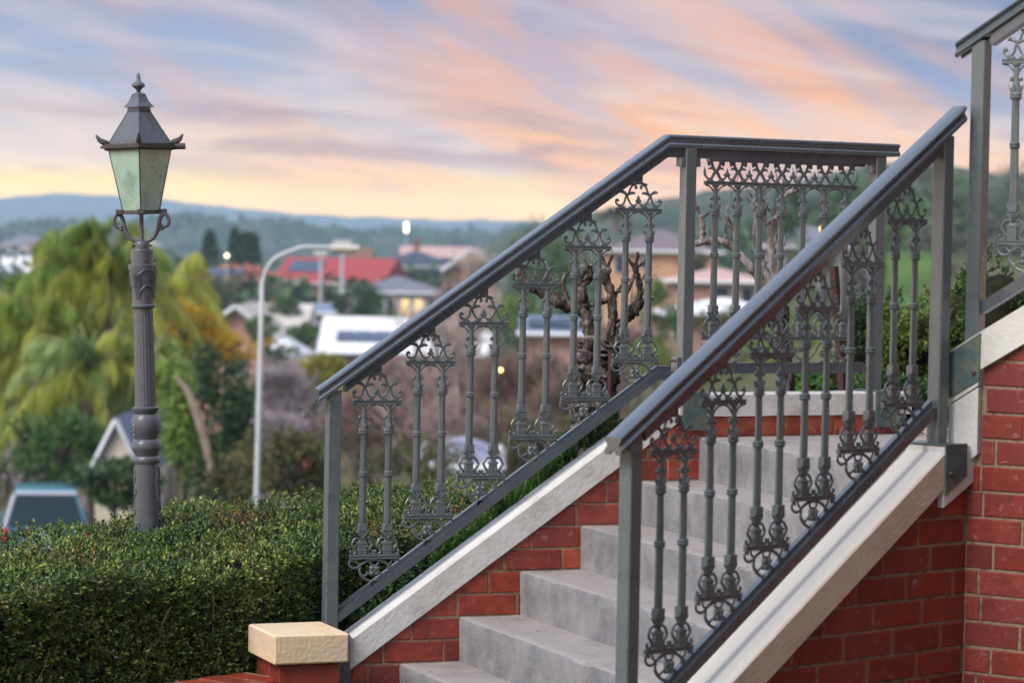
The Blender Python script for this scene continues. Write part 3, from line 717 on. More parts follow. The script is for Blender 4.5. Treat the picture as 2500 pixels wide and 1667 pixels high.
# level panel of seven balusters
UNI = .1047; lp = MB()
W7 = UNI*7
for z1 in (.394,):
    lp.box(-W7/2, W7/2, -.0065, .0065, z1-.0145, z1, .0015); lp.box(-W7/2-.0005, W7/2+.0005, -.0095, .0095, z1-.004, z1+.0005, .001); lp.box(-W7/2-.0005, W7/2+.0005, -.0085, .0085, z1-.015, z1-.0105, .001)
lpo = lp.build('level_panel', 'iron'); lpo.location = FF(.077+W7/2, 0, 0); lpo.rotation_euler = (0, 0, FF.rz)
tb = link('top_bar', lpo.data, lpo); tb.location = (0, 0, .611)
for i in range(7):
    b = link('baluster', ME_bal, lpo); b.location = ((i-3)*UNI, 0, .394); b.scale = (1.03, 1, 1.044)
mb = make_brackets(7, UNI); mb.v = [(x, y, .394+z*1.044) for x, y, z in mb.v]; link('arch_brackets', mb.mesh('arch_brackets', 'iron', True, 50), lpo)
mb = MB()
for i in range(7):
    x0 = (i-3)*UNI
    for s in (-1, 1):
        P = smooth_path([(x0+s*.034, 0, 1.069), (x0+s*.037, 0, 1.079), (x0+s*.028, 0, 1.083), (x0+s*.019, 0, 1.072), (x0+s*.012, 0, 1.056), (x0+s*.002, 0, 1.044), (x0-s*.010, 0, 1.034), (x0-s*.016, 0, 1.022), (x0-s*.028, 0, 1.013), (x0-s*.041, 0, 1.017), (x0-s*.0505, 0, 1.033)], 3)
        mb.tube(P, [np.interp(j/(len(P)-1), [0, .2, .5, .75, 1], [.0042, .0052, .0072, .0058, .0036]) for j in range(len(P))], 6, True, .8, (0, 1, 0))
        mb.ball((x0+s*.0335, 0, 1.0705), .0068, 8, 5)
        P = smooth_path([(x0+s*.004, 0, 1.047), (x0+s*.018, 0, 1.055), (x0+s*.03, 0, 1.055), (x0+s*.038, 0, 1.049)], 3); mb.tube(P, [np.interp(j/(len(P)-1), [0, .5, 1], [.003, .0062, .001]) for j in range(len(P))], 6, True, .8, (0, 1, 0))
        mb.box(x0+s*.026-.0125, x0+s*.026+.0125, -.007, .007, 1.005, 1.0125, .002)
        mb.box(x0+s*.027-.012, x0+s*.027+.012, -.007, .007, 1.077, 1.086, .002)
    for xx in ([x0+UNI/2] if i < 6 else []) :
        mb.tube([(xx, 0, 1.022), (xx, 0, 1.032), (xx, 0, 1.043), (xx, 0, 1.057)], [.005, .0115, .007, .0008], 8, True, .7, (0, 1, 0)); mb.ball((xx-.010, 0, 1.031), .006, 7, 5); mb.ball((xx+.010, 0, 1.031), .006, 7, 5)
for s in (-1, 1): mb.tube([(s*W7/2*.995, 0, 1.022), (s*W7/2, 0, 1.04), (s*W7/2*1.002, 0, 1.06)], [.004, .006, .0008], 6)
link('crest_scroll', mb.mesh('crest_scroll', 'iron', True, 50), lpo)
mb = MB()                                           # running scroll with flowers under the lower bar
for i in range(7):
    x0 = (i-3)*UNI; s = 1 if i % 2 else -1; zc_ = .336
    P = smooth_path([(x0-.052, 0, zc_-s*.028), (x0-.03, 0, zc_-s*.006), (x0-.012, 0, zc_+s*.026), (x0+.016, 0, zc_+s*.03), (x0+.032, 0, zc_+s*.008), (x0+.022, 0, zc_-s*.016), (x0+.004, 0, zc_-s*.012)], 4)
    mb.tube(P, [np.interp(j/(len(P)-1), [0, .5, 1], [.0035, .005, .003]) for j in range(len(P))], 6, True, .8, (0, 1, 0))
    P = smooth_path([(x0+.03, 0, zc_+s*.012), (x0+.045, 0, zc_+s*.03), (x0+.056, 0, zc_+s*.028)], 4); mb.tube(P, .0036, 6, True, .8, (0, 1, 0))
    for k in range(6):
        th = k*math.pi/3; mb.ball((x0+.004+.010*math.cos(th), -.003, zc_-s*.010+.010*math.sin(th)), .0072, 7, 4, (1, .6, 1))
    mb.ball((x0+.004, -.007, zc_-s*.010), .005, 7, 4)
    mb.box(x0-.01, x0+.01, -.006, .006, .286, .299, .0015)
link('base_scroll', mb.mesh('base_scroll', 'iron', True, 50), lpo); bpy.context.view_layer.update(); child(lpo, lr)
# little fixing cleats and bolts on the level run's posts
for (u, s) in ((0, -1), (0, 1), (.915, -1)):
    c = FF(u+s*.035, .0, 1.058); mb = MB().box(-.01, .01, -.02, .02, 0, .036, .002)
    for n in (-.012, .012): mb.ball((0, n, .006), .006, 7, 4)
    o = mb.build('fixing_cleat', 'iron'); o.location = c; o.rotation_euler = (0, 0, FF.rz); bpy.context.view_layer.update(); child(o, lr)
c = FF(-.037, 0, .262); mb = MB().box(-.011, .011, -.022, .022, 0, .05, .002); o = mb.build('fixing_cleat', 'iron'); o.location = c; o.rotation_euler = (0, 0, FF.rz); bpy.context.view_layer.update(); child(o, lr)
for n in (-.012, .012): child(MB().ball(tuple(FF(-.05, n, .297)), .0058, 8, 5).build('bolt', 'bolt', None, True), lr)
# folded bracket plates over the level coping
for u in (0.0, .925):
    mb = MB().box(-.052, .062, -.078, .0745, .1725, .177, .001); mb.box(-.052, .062, -.081, -.0745, .028, .177, .0015)
    o = mb.build('bracket_plate', 'plate'); o.location = FF(u, 0, 0); o.rotation_euler = (0, 0, FF.rz); bpy.context.view_layer.update(); child(o, lr)
# ---- right railing
rr = thing('iron_railing', 'grey painted cast iron railing on the near right wall crossing in front of the steps', 'railing', RF(.5, 0, -.5))
child(sweep_profile(HP, [RF(-.254, 0, .186), RF(1.318, 0, .186+1.572*.6535)]).build('handrail', 'rail', None, True, 28), rr)
child(sweep_profile(rect(-.021, .021, -.088, -.046), [RF(-.14, 0, .186+.114*.6535), RF(1.22, 0, .186+1.474*.6535)]).build('under_rail', 'rail'), rr)
brr = lambda u: ZP-.147+SR*u
child(sweep_profile(rect(-.02, .02, 0, .038), [RF(-.15, 0, brr(-.15)), RF(1.205, 0, brr(1.205))]).build('bottom_rail', 'rail'), rr)
child(sweep_profile(rect(-.012, .006, .030, .056), [RF(-.15, 0, brr(-.15)), RF(1.205, 0, brr(1.205))]).build('bottom_rail_flange', 'rail'), rr)
for i in range(6): put_panel(rr, RF, i*.2119, 0, ZP+i*.2119*SR)
post(rr, RF, -.177, 0, -1.2, .186+.077*.6535-.05); post(rr, RF, 1.243, 0, .118, .186+1.497*.6535-.05)
mb = MB().box(-.055, .055, -.087, .088, .118, .1225, .001)
o = mb.build('bracket_plate', 'plate'); o.location = RF(1.236, 0, 0); o.rotation_euler = (0, 0, RF.rz); bpy.context.view_layer.update(); child(o, rr)
child(MB().prism([(1.181, .1225), (1.291, .1225), (1.291, .018), (1.20, -.030), (1.181, -.042)], .082, .088, RF).build('bracket_plate', 'plate'), rr)
child(MB().ball(tuple(RF(1.207, .09, .028)), .009, 8, 5).build('bolt', 'bolt', None, True), rr)
# ---- upper railing
ur = thing('iron_railing', 'grey cast iron railing of the upper flight with tall post at the right edge', 'railing', WF(.3, -.055, .6))
SU = .61; WN = -.055
child(sweep_profile(HP, [WF(-.09, WN, 1.425), WF(2.2, WN, 1.425+2.29*SU)]).build('handrail', 'rail', None, True, 28), ur)
child(sweep_profile(rect(-.021, .021, -.088, -.046), [WF(.03, WN, 1.425+.12*SU), WF(2.2, WN, 1.425+2.29*SU)]).build('under_rail', 'rail'), ur)
child(sweep_profile(rect(-.02, .02, 0, .04), [WF(.02, WN, .541), WF(2.2, WN, .541+2.18*SU)]).build('bottom_rail', 'rail'), ur)
for i in range(9): put_panel(ur, WF, .165+i*.2119, WN, .783+.061*SU+i*.2119*SU-.04)
post(ur, WF, -.010, WN, .40, 1.425+.07*SU-.04); post(ur, WF, 2.1, WN, 1.5, 1.425+2.19*SU-.04)
for o in list(panel0.children): bpy.data.objects.remove(o)
bpy.data.objects.remove(panel0)

# ================================================================== GARDEN LAMP
LX, LY, LZ = -1.473, 11.703, -.482
lamp = thing('garden_lamp', 'dark grey cast garden lamp post with frosted green four sided lantern standing in the hedge', 'lamp post', (LX, LY, LZ), R_(8))
lamp.rotation_euler = (0, R_(-2.1), R_(8))
def ly(y): return (1310-y)/598.0
mb = MB()
mb.lathe([(.058, -.55), (.056, -.1), (.062, .0), (.062, .008), (.052, .012), (.050, .18), (.049, .30)], 28); mb.build('lower_shaft', 'lamp', lamp, True, 35)
mb = MB().lathe([(.050, .30), (.053, .306), (.055, .316), (.053, .326), (.047, .332), (.050, .345), (.058, .358), (.061, .370), (.058, .380), (.057, .388), (.052, .395), (.046, .402), (.055, .425), (.0595, .455), (.058, .48), (.050, .498), (.044, .504), (.048, .512), (.055, .522), (.055, .530), (.044, .534)], 28); mb.build('turned_collar', 'lamp', lamp, True, 35)
# fluted shaft
vs = []; fs = []; n = 80
for i, (r, z) in enumerate(((.0435, .53), (.0432, .545), (.0415, .73), (.0395, .92), (.0395, .937))):
    for k in range(n):
        th = 2*math.pi*k/n; rr_ = r*(1-.055*(.5+.5*math.cos(20*th))**1.2)
        vs.append((rr_*math.cos(th), rr_*math.sin(th), z))
for i in range(4):
    for k in range(n): fs.append((i*n+k, i*n+(k+1)%n, (i+1)*n+(k+1)%n, (i+1)*n+k))
MB().add(vs, fs).build('fluted_shaft', 'lamp', lamp, True, 60)
mb = MB().lathe([(.041, .935), (.049, .939), (.050, .946), (.045, .952), (.0445, .97), (.0475, 1.02), (.053, 1.07), (.0575, 1.1), (.0575, 1.112), (.0555, 1.114), (.0475, 1.1145), (.0475, 1.172), (.045, 1.176)], 28); mb.build('capital', 'lamp', lamp, True, 30)
mb = MB()
for k in range(4):                                    # raised arches and ribs on the capital
    a0 = k*math.pi/2+.35
    for (z0, h, w, r) in ((1.0, .028, .62, .050), (1.075, .018, .62, .0565)):
        P = [((r+.001)*math.cos(a0+t*w), (r+.001)*math.sin(a0+t*w), z0+h*(1-t*t)) for t in np.linspace(-1, 1, 9)]; mb.tube(P, .0024, 6)
    for j in range(-3, 4): mb.tube([(.0475*math.cos(a0+.785+j*.05), .0475*math.sin(a0+.785+j*.05), .975), (.0545*math.cos(a0+.785+j*.11), .0545*math.sin(a0+.785+j*.11), 1.07)], .0018, 5)
for z, r in ((.62*0+.02, .0), ): pass
mb.build('capital_relief', 'lamp', lamp, True, 50)
rl = random.Random(5)                                  # vine relief down both sides of the lower shaft
for a0 in (R_(-178), R_(-12)):
    mb = MB()
    for i in range(26):
        z = .02+i*.0105; a = a0+math.sin(i*.9)*.22
        mb.ball((.0505*math.cos(a), .0505*math.sin(a), z), rl.uniform(.0035, .0062), 6, 4, (1, 1, 1.9))
        if i % 5 == 1:
            for k in range(5):
                th = k*1.25; mb.ball((.051*math.cos(a+.2*math.cos(th)), .051*math.sin(a+.2*math.cos(th)), z+.011*math.sin(th)), .0055, 6, 4, (1, 1, 1.2))
    mb.build('vine_relief', 'lamp', lamp, True, 60)
mb = MB()
for k in range(3):
    for sgn in (-1, 1):
        a0 = R_(-90)+sgn*R_(80); P = [((.058+.001)*math.cos(a0+t*.45), .059*math.sin(a0+t*.45), .418+k*.019+.016*(1-t*t)) for t in np.linspace(-1, 1, 7)]; mb.tube(P, .0022, 5)
mb.build('bulb_relief', 'lamp', lamp, True, 60)
mb = MB().lathe([(.030, 1.172), (.0315, 1.178), (.0315, 1.2), (.028, 1.206)], 20); mb.tube([(0, 0, 1.2), (0, 0, 1.33)], .0095, 10)
mb.build('stem', 'lamp', lamp, True, 35)
for a in range(4):
    for (r0, r1, ph, z) in ((.03, .042, .4, 1.19), (.046, .054, .2, 1.128)):
        MB().tube([(r0*math.cos(a*1.57+ph), r0*math.sin(a*1.57+ph), z), (r1*math.cos(a*1.57+ph), r1*math.sin(a*1.57+ph), z)], .0045, 6).build('set_screw', 'castbrown', lamp)
ARM = R_(-8)
for s in (1, -1):
    pts = [(.0, 1.209), (.022, 1.209), (.040, 1.216), (.057, 1.235), (.068, 1.262), (.075, 1.295), (.083, 1.312), (.097, 1.318), (.109, 1.305), (.112, 1.284), (.102, 1.268), (.088, 1.266), (.079, 1.276)]
    P = smooth_path([(s*x*math.cos(ARM), s*x*math.sin(ARM), z) for x, z in pts], 4); mb = MB().tube(P, [np.interp(i/(len(P)-1), [0, .3, 1], [.0085, .009, .0065]) for i in range(len(P))], 8)
    mb.ball((s*.083*math.cos(ARM), s*.083*math.sin(ARM), 1.258), .0085); mb.build('bracket_arm', 'lamp', lamp, True, 60)
def sqring(mb, r0, r1, z0, z1, a=0.0):
    """square frustum, r = half diagonal, a corner turned towards the camera"""
    v = []
    for r, z in ((r0, z0), (r1, z1)):
        for k in range(4): v.append((r*math.cos(k*math.pi/2+a), r*math.sin(k*math.pi/2+a), z))
    mb.add(v, [(3,2,1,0), (4,5,6,7), (0,1,5,4), (1,2,6,5), (2,3,7,6), (3,0,4,7)])
CA = R_(-90+6-8)
mb = MB(); sqring(mb, .088, .088, 1.318, 1.328, CA); sqring(mb, .075, .074, 1.328, 1.334, CA)
for k in range(4): mb.box(*(lambda x, y: (x-.016, x+.016, y-.016, y+.016))(.088*math.cos(CA+k*1.5708), .088*math.sin(CA+k*1.5708)), 1.316, 1.338, .003)
mb.build('lantern_base', 'castbrown', lamp)
GM = mat('frosted_green_glass', (.30, .44, .36), (.36, .50, .42), scale=9, rough=.22, spec=.6, c3=(.30, .44, .35), coat=.4)
_t = GM.node_tree; _b = _t.nodes['Principled BSDF']; _c = _b.inputs['Base Color'].links[0].from_socket; _tc = _t.nodes.new('ShaderNodeTexCoord')
_n = N(_t, 'ShaderNodeTexNoise'); _n.inputs['Scale'].default_value = 55; _n.inputs['Detail'].default_value = 5; _t.links.new(_tc.outputs['Object'], _n.inputs['Vector'])
_n2 = N(_t, 'ShaderNodeTexNoise'); _n2.inputs['Scale'].default_value = 11; _n2.inputs['Detail'].default_value = 3; _t.links.new(_tc.outputs['Object'], _n2.inputs['Vector'])
_c = mixc(_t, math_(_t, 'MULTIPLY', maprange(_t, _n.outputs['Fac'], .60, .70), math_(_t, 'MULTIPLY', maprange(_t, _n2.outputs['Fac'], .45, .6), .75)), _c, (.10, .15, .11))
_t.links.new(mixc(_t, math_(_t, 'MULTIPLY', maprange(_t, _n2.outputs['Fac'], .5, .72), .5), _c, (.17, .25, .19)), _b.inputs['Base Color'])
for k in range(4):
    a0, a1 = CA+k*math.pi/2, CA+(k+1)*math.pi/2
    q = []
    for r, z in ((.073, 1.334), (.124, 1.577)):
        for a in (a0+.02, a1-.02): q.append((r*math.cos(a), r*math.sin(a), z))
    c = [(x*.97, y*.97, z) for x, y, z in q]
    MB().add(q+c, [(0,1,3,2), (4,6,7,5), (0,2,6,4), (1,5,7,3), (0,4,5,1), (2,3,7,6)]).build('glass_pane', GM, lamp)
    MB().tube([(.0735*math.cos(a0), .0735*math.sin(a0), 1.332), (.1255*math.cos(a0), .1255*math.sin(a0), 1.58)], .0032, 6).build('glazing_bar', 'castbrown', lamp)
mb = MB(); sqring(mb, .140, .146, 1.577, 1.586, CA); sqring(mb, .158, .160, 1.586, 1.597, CA); sqring(mb, .150, .150, 1.597, 1.604, CA); mb.build('eaves_frame', 'castbrown', lamp)
for k in range(4):
    a0, a1 = CA+k*math.pi/2, CA+(k+1)*math.pi/2
    q = [(r*math.cos(a), r*math.sin(a), z) for r, z in ((.128, 1.603), (.040, 1.742)) for a in (a0, a1)]
    q2 = [(x*.93, y*.93, z-.004) for x, y, z in q]
    MB().add(q+q2, [(0,1,3,2), (4,6,7,5), (0,2,6,4), (1,5,7,3), (0,4,5,1), (2,3,7,6)]).build('roof_panel', 'lamproof', lamp)
    MB().tube([(.1285*math.cos(a0), .1285*math.sin(a0), 1.603), (.0405*math.cos(a0), .0405*math.sin(a0), 1.743)], .0022, 5).build('roof_seam', 'lamproof', lamp)
    # upswept corner ornament
    ax, ay = math.cos(a0), math.sin(a0); tx, ty = -ay, ax
    P = smooth_path([(ax*.118, ay*.118, 1.607), (ax*.145, ay*.145, 1.612), (ax*.162, ay*.162, 1.622), (ax*.176, ay*.176, 1.642)], 4)
    MB().tube(P, [np.interp(i/(len(P)-1), [0, .3, .7, 1], [.006, .013, .010, .003]) for i in range(len(P))], 7).build('corner_ornament', 'castbrown', lamp, True, 50)
    am = (a0+a1)/2; rm = .160*math.cos(math.pi/4)
mb = MB(); sqring(mb, .050, .047, 1.738, 1.744, CA); sqring(mb, .046, .046, 1.744, 1.752, CA); sqring(mb, .062, .060, 1.752, 1.756, CA)
for (r0, z0), (r1, z1) in zip(((.060, 1.756), (.044, 1.772), (.034, 1.79), (.028, 1.806)), ((.044, 1.772), (.034, 1.79), (.028, 1.806), (.014, 1.812))): sqring(mb, r0, r1, z0, z1, CA)
mb.build('roof_cap', 'lamproof', lamp)
MB().lathe([(.010, 1.808), (.009, 1.82), (.014, 1.828), (.026, 1.836), (.0275, 1.842), (.022, 1.85), (.010, 1.858), (.0085, 1.872), (.006, 1.888), (.002, 1.892)], 14).build('finial', 'lamproof', lamp, True, 50)
mb = MB().tube([(.118*math.cos(CA+1.57), .118*math.sin(CA+1.57), 1.592), (.185*math.cos(CA+1.57), .185*math.sin(CA+1.57), 1.592)], .0135, 10); mb.build('hinge_barrel', 'castbrown', lamp, True, 40)

# ================================================================== HEDGE
HCOLS = [(.014, .036, .014), (.032, .074, .020), (.075, .140, .028), (.20, .27, .05), (.44, .46, .13)]
MH = leafmat('box_hedge_leaf', HCOLS, rough=.38, trans=.2, nscale=2.6, rw=.8, nw=1.0, patch=(.25, .13, .035), pscale=2.4, plo=.53, phi=.66)
foot = [(-.79, 10.80), (-1.5, 10.06), (-2.4, 9.12), (-2.65, 9.6), (-2.2, 10.75), (-1.86, 11.6), (-1.55, 12.25), (-.95, 12.75), (-.25, 13.2), (.12, 12.9), (.10, 11.75), (-.25, 11.42), (-.70, 11.02)]
def ztop_h(x, y): return -1.205+.718+.034*(y-10.3)+.018*math.sin(x*7+y*3)+.016*math.sin(x*17-y*11)+.010*math.sin(x*31+y*27)+(.03 if x > -.7 else 0)
hedge = thing('hedge', 'clipped dark green box hedge with browned tips surrounding the lamp post', 'hedge', (-1.3, 11.2, -.9))
def inpoly(x, y, P=foot):
    c = False; j = len(P)-1
    for i in range(len(P)):
        if (P[i][1] > y) != (P[j][1] > y) and x < (P[j][0]-P[i][0])*(y-P[i][1])/(P[j][1]-P[i][1])+P[i][0]: c = not c
        j = i
    return c
def shrink(P, d):
    q = inset(P, d); return q
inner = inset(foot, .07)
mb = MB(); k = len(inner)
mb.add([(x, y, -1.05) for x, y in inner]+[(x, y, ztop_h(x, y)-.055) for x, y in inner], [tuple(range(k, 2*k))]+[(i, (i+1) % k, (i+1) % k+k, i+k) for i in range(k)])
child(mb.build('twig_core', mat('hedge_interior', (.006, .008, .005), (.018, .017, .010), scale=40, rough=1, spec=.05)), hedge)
def sprigs(Pt, Nrm, per, L, W, spread=.9, uplift=.35, g=rng):
    """clusters of leaves round short shoots"""
    n = len(Pt); ax = unit(Nrm + g.normal(0, .45, (n, 3)) + np.array([0, 0, uplift])); Cs = []; Ds = []
    for i in range(per):
        t = (i+.5)/per
        side = g.normal(0, 1, (n, 3)); side -= ax*np.sum(side*ax, 1, keepdims=True); side = unit(side)
        Cs.append(Pt + ax*(.03*t) - ax*.012); Ds.append(unit(ax*(.25+.75*t) + side*spread*(1.1-t*.5)))
    C = np.concatenate(Cs); D = np.concatenate(Ds); U = unit(np.tile(Nrm, (per, 1)) + g.normal(0, .5, (n*per, 3)) + np.array([0, 0, .4]))
    m_ = len(C); return C, D, U, L*g.uniform(.6, 1.25, m_), W*g.uniform(.7, 1.2, m_)
P_, N_ = [], []
while len(P_) < 7800:                                   # top
    x, y = rng.uniform(-3, .15), rng.uniform(9.1, 13.2)
    if inpoly(x, y):
        if x < -2.35: continue
        P_.append((x, y, ztop_h(x, y)-rng.exponential(.012)+rng.normal(0, .007)+(rng.uniform(.01, .04) if rng.random() < .05 else 0))); N_.append((0, 0, 1))
def side_pts(a, b, n, zb=-.93):
    a, b = np.array(a), np.array(b); d = (b-a)/np.linalg.norm(b-a); nn = np.array([d[1], -d[0]])
    c = np.array([-1.2, 11.2])
    if np.dot(nn, c-a) > 0: nn = -nn
    for i in range(n):
        t = rng.uniform(0, 1); p = a+(b-a)*t; zt = ztop_h(p[0], p[1]); z = zb+(zt-zb)*rng.uniform(0, 1)
        dep = rng.exponential(.022) + .025*math.sin(p[0]*9+z*8)**2*.5; p = p - nn*dep
        P_.append((p[0], p[1], z)); N_.append((nn[0], nn[1], .15))
side_pts(foot[0], foot[1], 3400); side_pts(foot[1], foot[2], 3600)
side_pts(foot[12], foot[0], 700); side_pts(foot[11], foot[12], 1900); side_pts(foot[10], foot[11], 1500); side_pts(foot[9], foot[10], 600)
C, D, U, L_, W_ = sprigs(np.array(P_), np.array(N_, float), 7, .0200, .0086)
child(link('foliage', leaf_mesh('foliage', C, D, U, L_, W_, MH)), hedge)
mb = MB(); rt = random.Random(3)
def twig(mb, p, d, L, r, rg, bend=.25):
    pts = [Vector(p)]; dd = Vector(d).normalized()
    for i in range(4):
        dd = (dd + Vector((rg.uniform(-bend, bend), rg.uniform(-bend, bend), rg.uniform(-bend*.5, bend*.5)))).normalized(); pts.append(pts[-1]+dd*L/4)
    mb.tube(pts, [r, r*.85, r*.7, r*.5, r*.25], 4, False)
for i in range(90):
    t = rt.random(); a, b = (Vector(foot[0]), Vector(foot[1])) if i < 40 else (Vector(foot[1]), Vector(foot[2]))
    if i > 65: a, b = Vector(foot[10]), Vector(foot[12])
    p = a.lerp(b, t); twig(mb, (p.x-.02, p.y+.03, rt.uniform(-.93, -.75)), (rt.uniform(-.3, .3), -.25, 1), rt.uniform(.12, .26), .0028, rt)
for i in range(24):
    x, y = rt.uniform(-2.2, 0), rt.uniform(10, 12.8)
    if inpoly(x, y): twig(mb, (x, y, ztop_h(x, y)-.02), (rt.uniform(-.6, .6), rt.uniform(-.6, .3), .8), rt.uniform(.05, .1), .002, rt)
tag(child(mb.build('bare_twigs', mat('dry_twigs', (.10, .07, .045), (.26, .19, .13), scale=30, rough=.9)), hedge), kind='stuff')
# soil of the beds
mb = MB(); us = np.linspace(-.4, 1.22, 14); ns = [-.06, -.16, -.30, -.45]
for u in us:
    for n in ns: mb.v.append(tuple(LF(u, n, max(-.93, (ztop(u) if u < 1.2 else .17)-.045-.75*abs(n+.06)-(.0 if u < 1.2 else .1)))))
for i in range(len(us)-1):
    for j in range(3): mb.f.append((i*4+j, i*4+j+1, (i+1)*4+j+1, (i+1)*4+j))
tag(mb.build('garden_soil', 'soil', None, True), kind='structure')
mb = MB()
us = np.linspace(.02, 1.9, 12); ns = [-.06, -.2, -.4, -.6]
for u in us:
    for n in ns: mb.v.append(tuple(FF(u, n, .10-.35*abs(n+.06)-.002)))
for i in range(len(us)-1):
    for j in range(3): mb.f.append((i*4+j, i*4+j+1, (i+1)*4+j+1, (i+1)*4+j))
tag(mb.build('garden_soil', 'soil', None, True), kind='structure')
MG = leafmat('bright_bed_leaf', [(.030, .095, .016), (.065, .17, .026), (.12, .26, .045), (.20, .34, .07)], rough=.4, trans=.3, nscale=4)
MGd = leafmat('deep_bed_leaf', [(.012, .045, .018), (.03, .085, .024), (.06, .14, .03), (.12, .2, .05)], rough=.4, trans=.25, nscale=4)
def bedplant(name, label, cat, pts, per, L, W, m, spread=.9, group=None, uplift=.7, stem=True):
    P = np.array(pts, float); c = P.mean(0); o = thing(name, label, cat, tuple(c), 0, group)
    C, D, U, l, w = sprigs(P, np.tile([0, 0, 1.0], (len(P), 1)), per, L, W, spread, uplift)
    child(link('leaves', leaf_mesh('leaves', C, D, U, l, w, m)), o)
    if stem:
        mb = MB()
        for p in pts[::6]: twig(mb, (p[0], p[1], p[2]-.07), (0, 0, 1), .07, .002, rt)
        tag(child(mb.build('stems', MAT['soil']), o), kind='stuff')
    return o
def lcop(u): return ztop(u) if u < 1.2 else .17
def bedpts(u0, u1, n0, n1, h, k): 
    out = []
    for i in range(k):
        u, n = rng.uniform(u0, u1), rng.uniform(n0, n1); out.append(tuple(LF(u, n, lcop(u)-.03-.12*abs(n)+rng.uniform(0, h))))
    return out
bedplant('ground_cover_plant', 'light green rosette leaves spilling along the lower left coping', 'plant', bedpts(.28, .62, -.16, -.07, .05, 110), 7, .030, .015, MG)
bedplant('ground_cover_plant', 'glossy green leaves crowding the upper left coping behind the handrail', 'plant', bedpts(.80, 1.04, -.22, -.07, .11, 110), 7, .036, .017, MGd)
bedplant('ground_cover_plant', 'small yellow green leaf tuft between the iris blades and the coping', 'plant', bedpts(.70, .82, -.14, -.075, .06, 34), 7, .034, .012, MG)
bedplant('ground_cover_plant', 'dark low leaves and dry stems at the bottom of the left coping', 'plant', bedpts(.0, .3, -.3, -.08, .04, 60), 6, .024, .01, MGd)
# strap leaves
iris = thing('strap_leaf_plant', 'clump of upright grassy strap leaves behind the left coping', 'plant', LF(.66, -.12, ztop(.66)))
n = 170; us_ = rng.uniform(.55, .78, n); nsn = rng.uniform(-.2, -.08, n)
C = np.array([LF(u, q, ztop(u)-.06) for u, q in zip(us_, nsn)]); D = unit(np.stack([rng.normal(0, .22, n)+.12, rng.normal(0, .18, n), np.ones(n)], 1)); U = unit(rng.normal(0, 1, (n, 3)))
child(link('blades', leaf_mesh('blades', C, D, U, rng.uniform(.09, .16, n), .0075, MG, .05)), iris)

# ================================================================== PRUNED TREES
def gnarl(mb, pts, rad, rg, sides=10, rough=.16, n=5):
    P = smooth_path(pts, n); k = len(P); rr = [float(np.interp(i/(k-1), np.linspace(0, 1, len(rad)), rad)) for i in range(k)]
    v0 = len(mb.v); mb.tube(P, rr, sides, True)
    for i in range(k):
        c = P[i]; lump = 1+rough*.8*rg.uniform(-1, 1)
        for s in range(sides):
            j = v0+i*sides+s; v = Vector(mb.v[j]); d = v-c; mb.v[j] = tuple(c + d*(lump+rough*rg.uniform(-1, 1)))
def stubs(mb, cuts, p, rg, k, r, L):
    for i in range(k):
        d = Vector((rg.uniform(-1, 1), rg.uniform(-.5, .5), rg.uniform(-.1, 1))).normalized(); l = L*rg.uniform(.5, 1.2)
        q = Vector(p)+d*l*.5+Vector((0, 0, l*.15)); e = q+d*l*.5+Vector((rg.uniform(-.2, .2)*l, 0, .2*l))
        gnarl(mb, [p, q, e], [r*1.1, r, r*.9], rg, 7, .2, 3)
        cuts.append((e, (e-q).normalized(), r*.85))
def pruned_tree(name, label, Y, trunk, limbs, seed, mbark='bark', scale=1.0, limb_bark=None):
    """trunk / limbs: lists of (px, py, radius_px) in photograph pixels at depth Y (dy shifts depth)"""
    rg = random.Random(seed); px = Y/FPX
    A = lambda q: at(q[0], q[1], Y+(q[3] if len(q) > 3 else 0))
    root = thing(name, label, 'tree', tuple(A(trunk[0])))
    mb = MB(); gnarl(mb, [A(q) for q in trunk], [q[2]*px for q in trunk], rg, 22, .26, 8)
    for q in trunk[1:-1]:
        for k in range(12):
            c = A(q)+Vector((rg.uniform(-1, 1)*q[2]*px*.8, -q[2]*px*rg.uniform(.3, .9), rg.uniform(-1, 1)*q[2]*px)); mb.ball(tuple(c), q[2]*px*rg.uniform(.12, .34), 7, 5, (1, 1, 1.2))
    child(mb.build('trunk', mbark, None, True, 60), root)
    cuts = []
    for li in limbs:
        mb = MB(); P = [A(q) for q in li]; gnarl(mb, P, [q[2]*px*.8 for q in li], rg, 12, .22, 8)
        r = li[-1][2]*px*.8; stubs(mb, cuts, P[-1], rg, 3, r*.5, 34*px)
        for q in li[1:-1]:
            if rg.random() < .6: stubs(mb, cuts, A(q), rg, 1, q[2]*px*.32, 22*px)
        mb.ball(tuple(P[-1]), r*1.25, 8, 6)
        child(mb.build('limb', limb_bark or mbark, None, True, 60), root)
    mb = MB()
    for e, d, r in cuts:
        for k in range(rg.choice((0, 1, 2, 3))):
            twig(mb, e-d*r*rg.uniform(0, 3), d+Vector((rg.uniform(-.7, .7), rg.uniform(-.4, .4), rg.uniform(.1, .9))), rg.uniform(20, 75)*px, rg.uniform(1.1, 2.2)*px, rg, .3)
    tag(child(mb.build('fine_shoots', 'bark_pale'), root), kind='stuff')
    mb = MB()
    for e, d, r in cuts:
        q = d.to_track_quat('Z', 'Y'); v = [e+d*.0015+q @ Vector((r*math.cos(t*.785), r*math.sin(t*.785), 0)) for t in range(8)]; mb.add(v, [tuple(range(8))])
    child(mb.build('pruning_cuts', 'cutwood'), root)
    return root
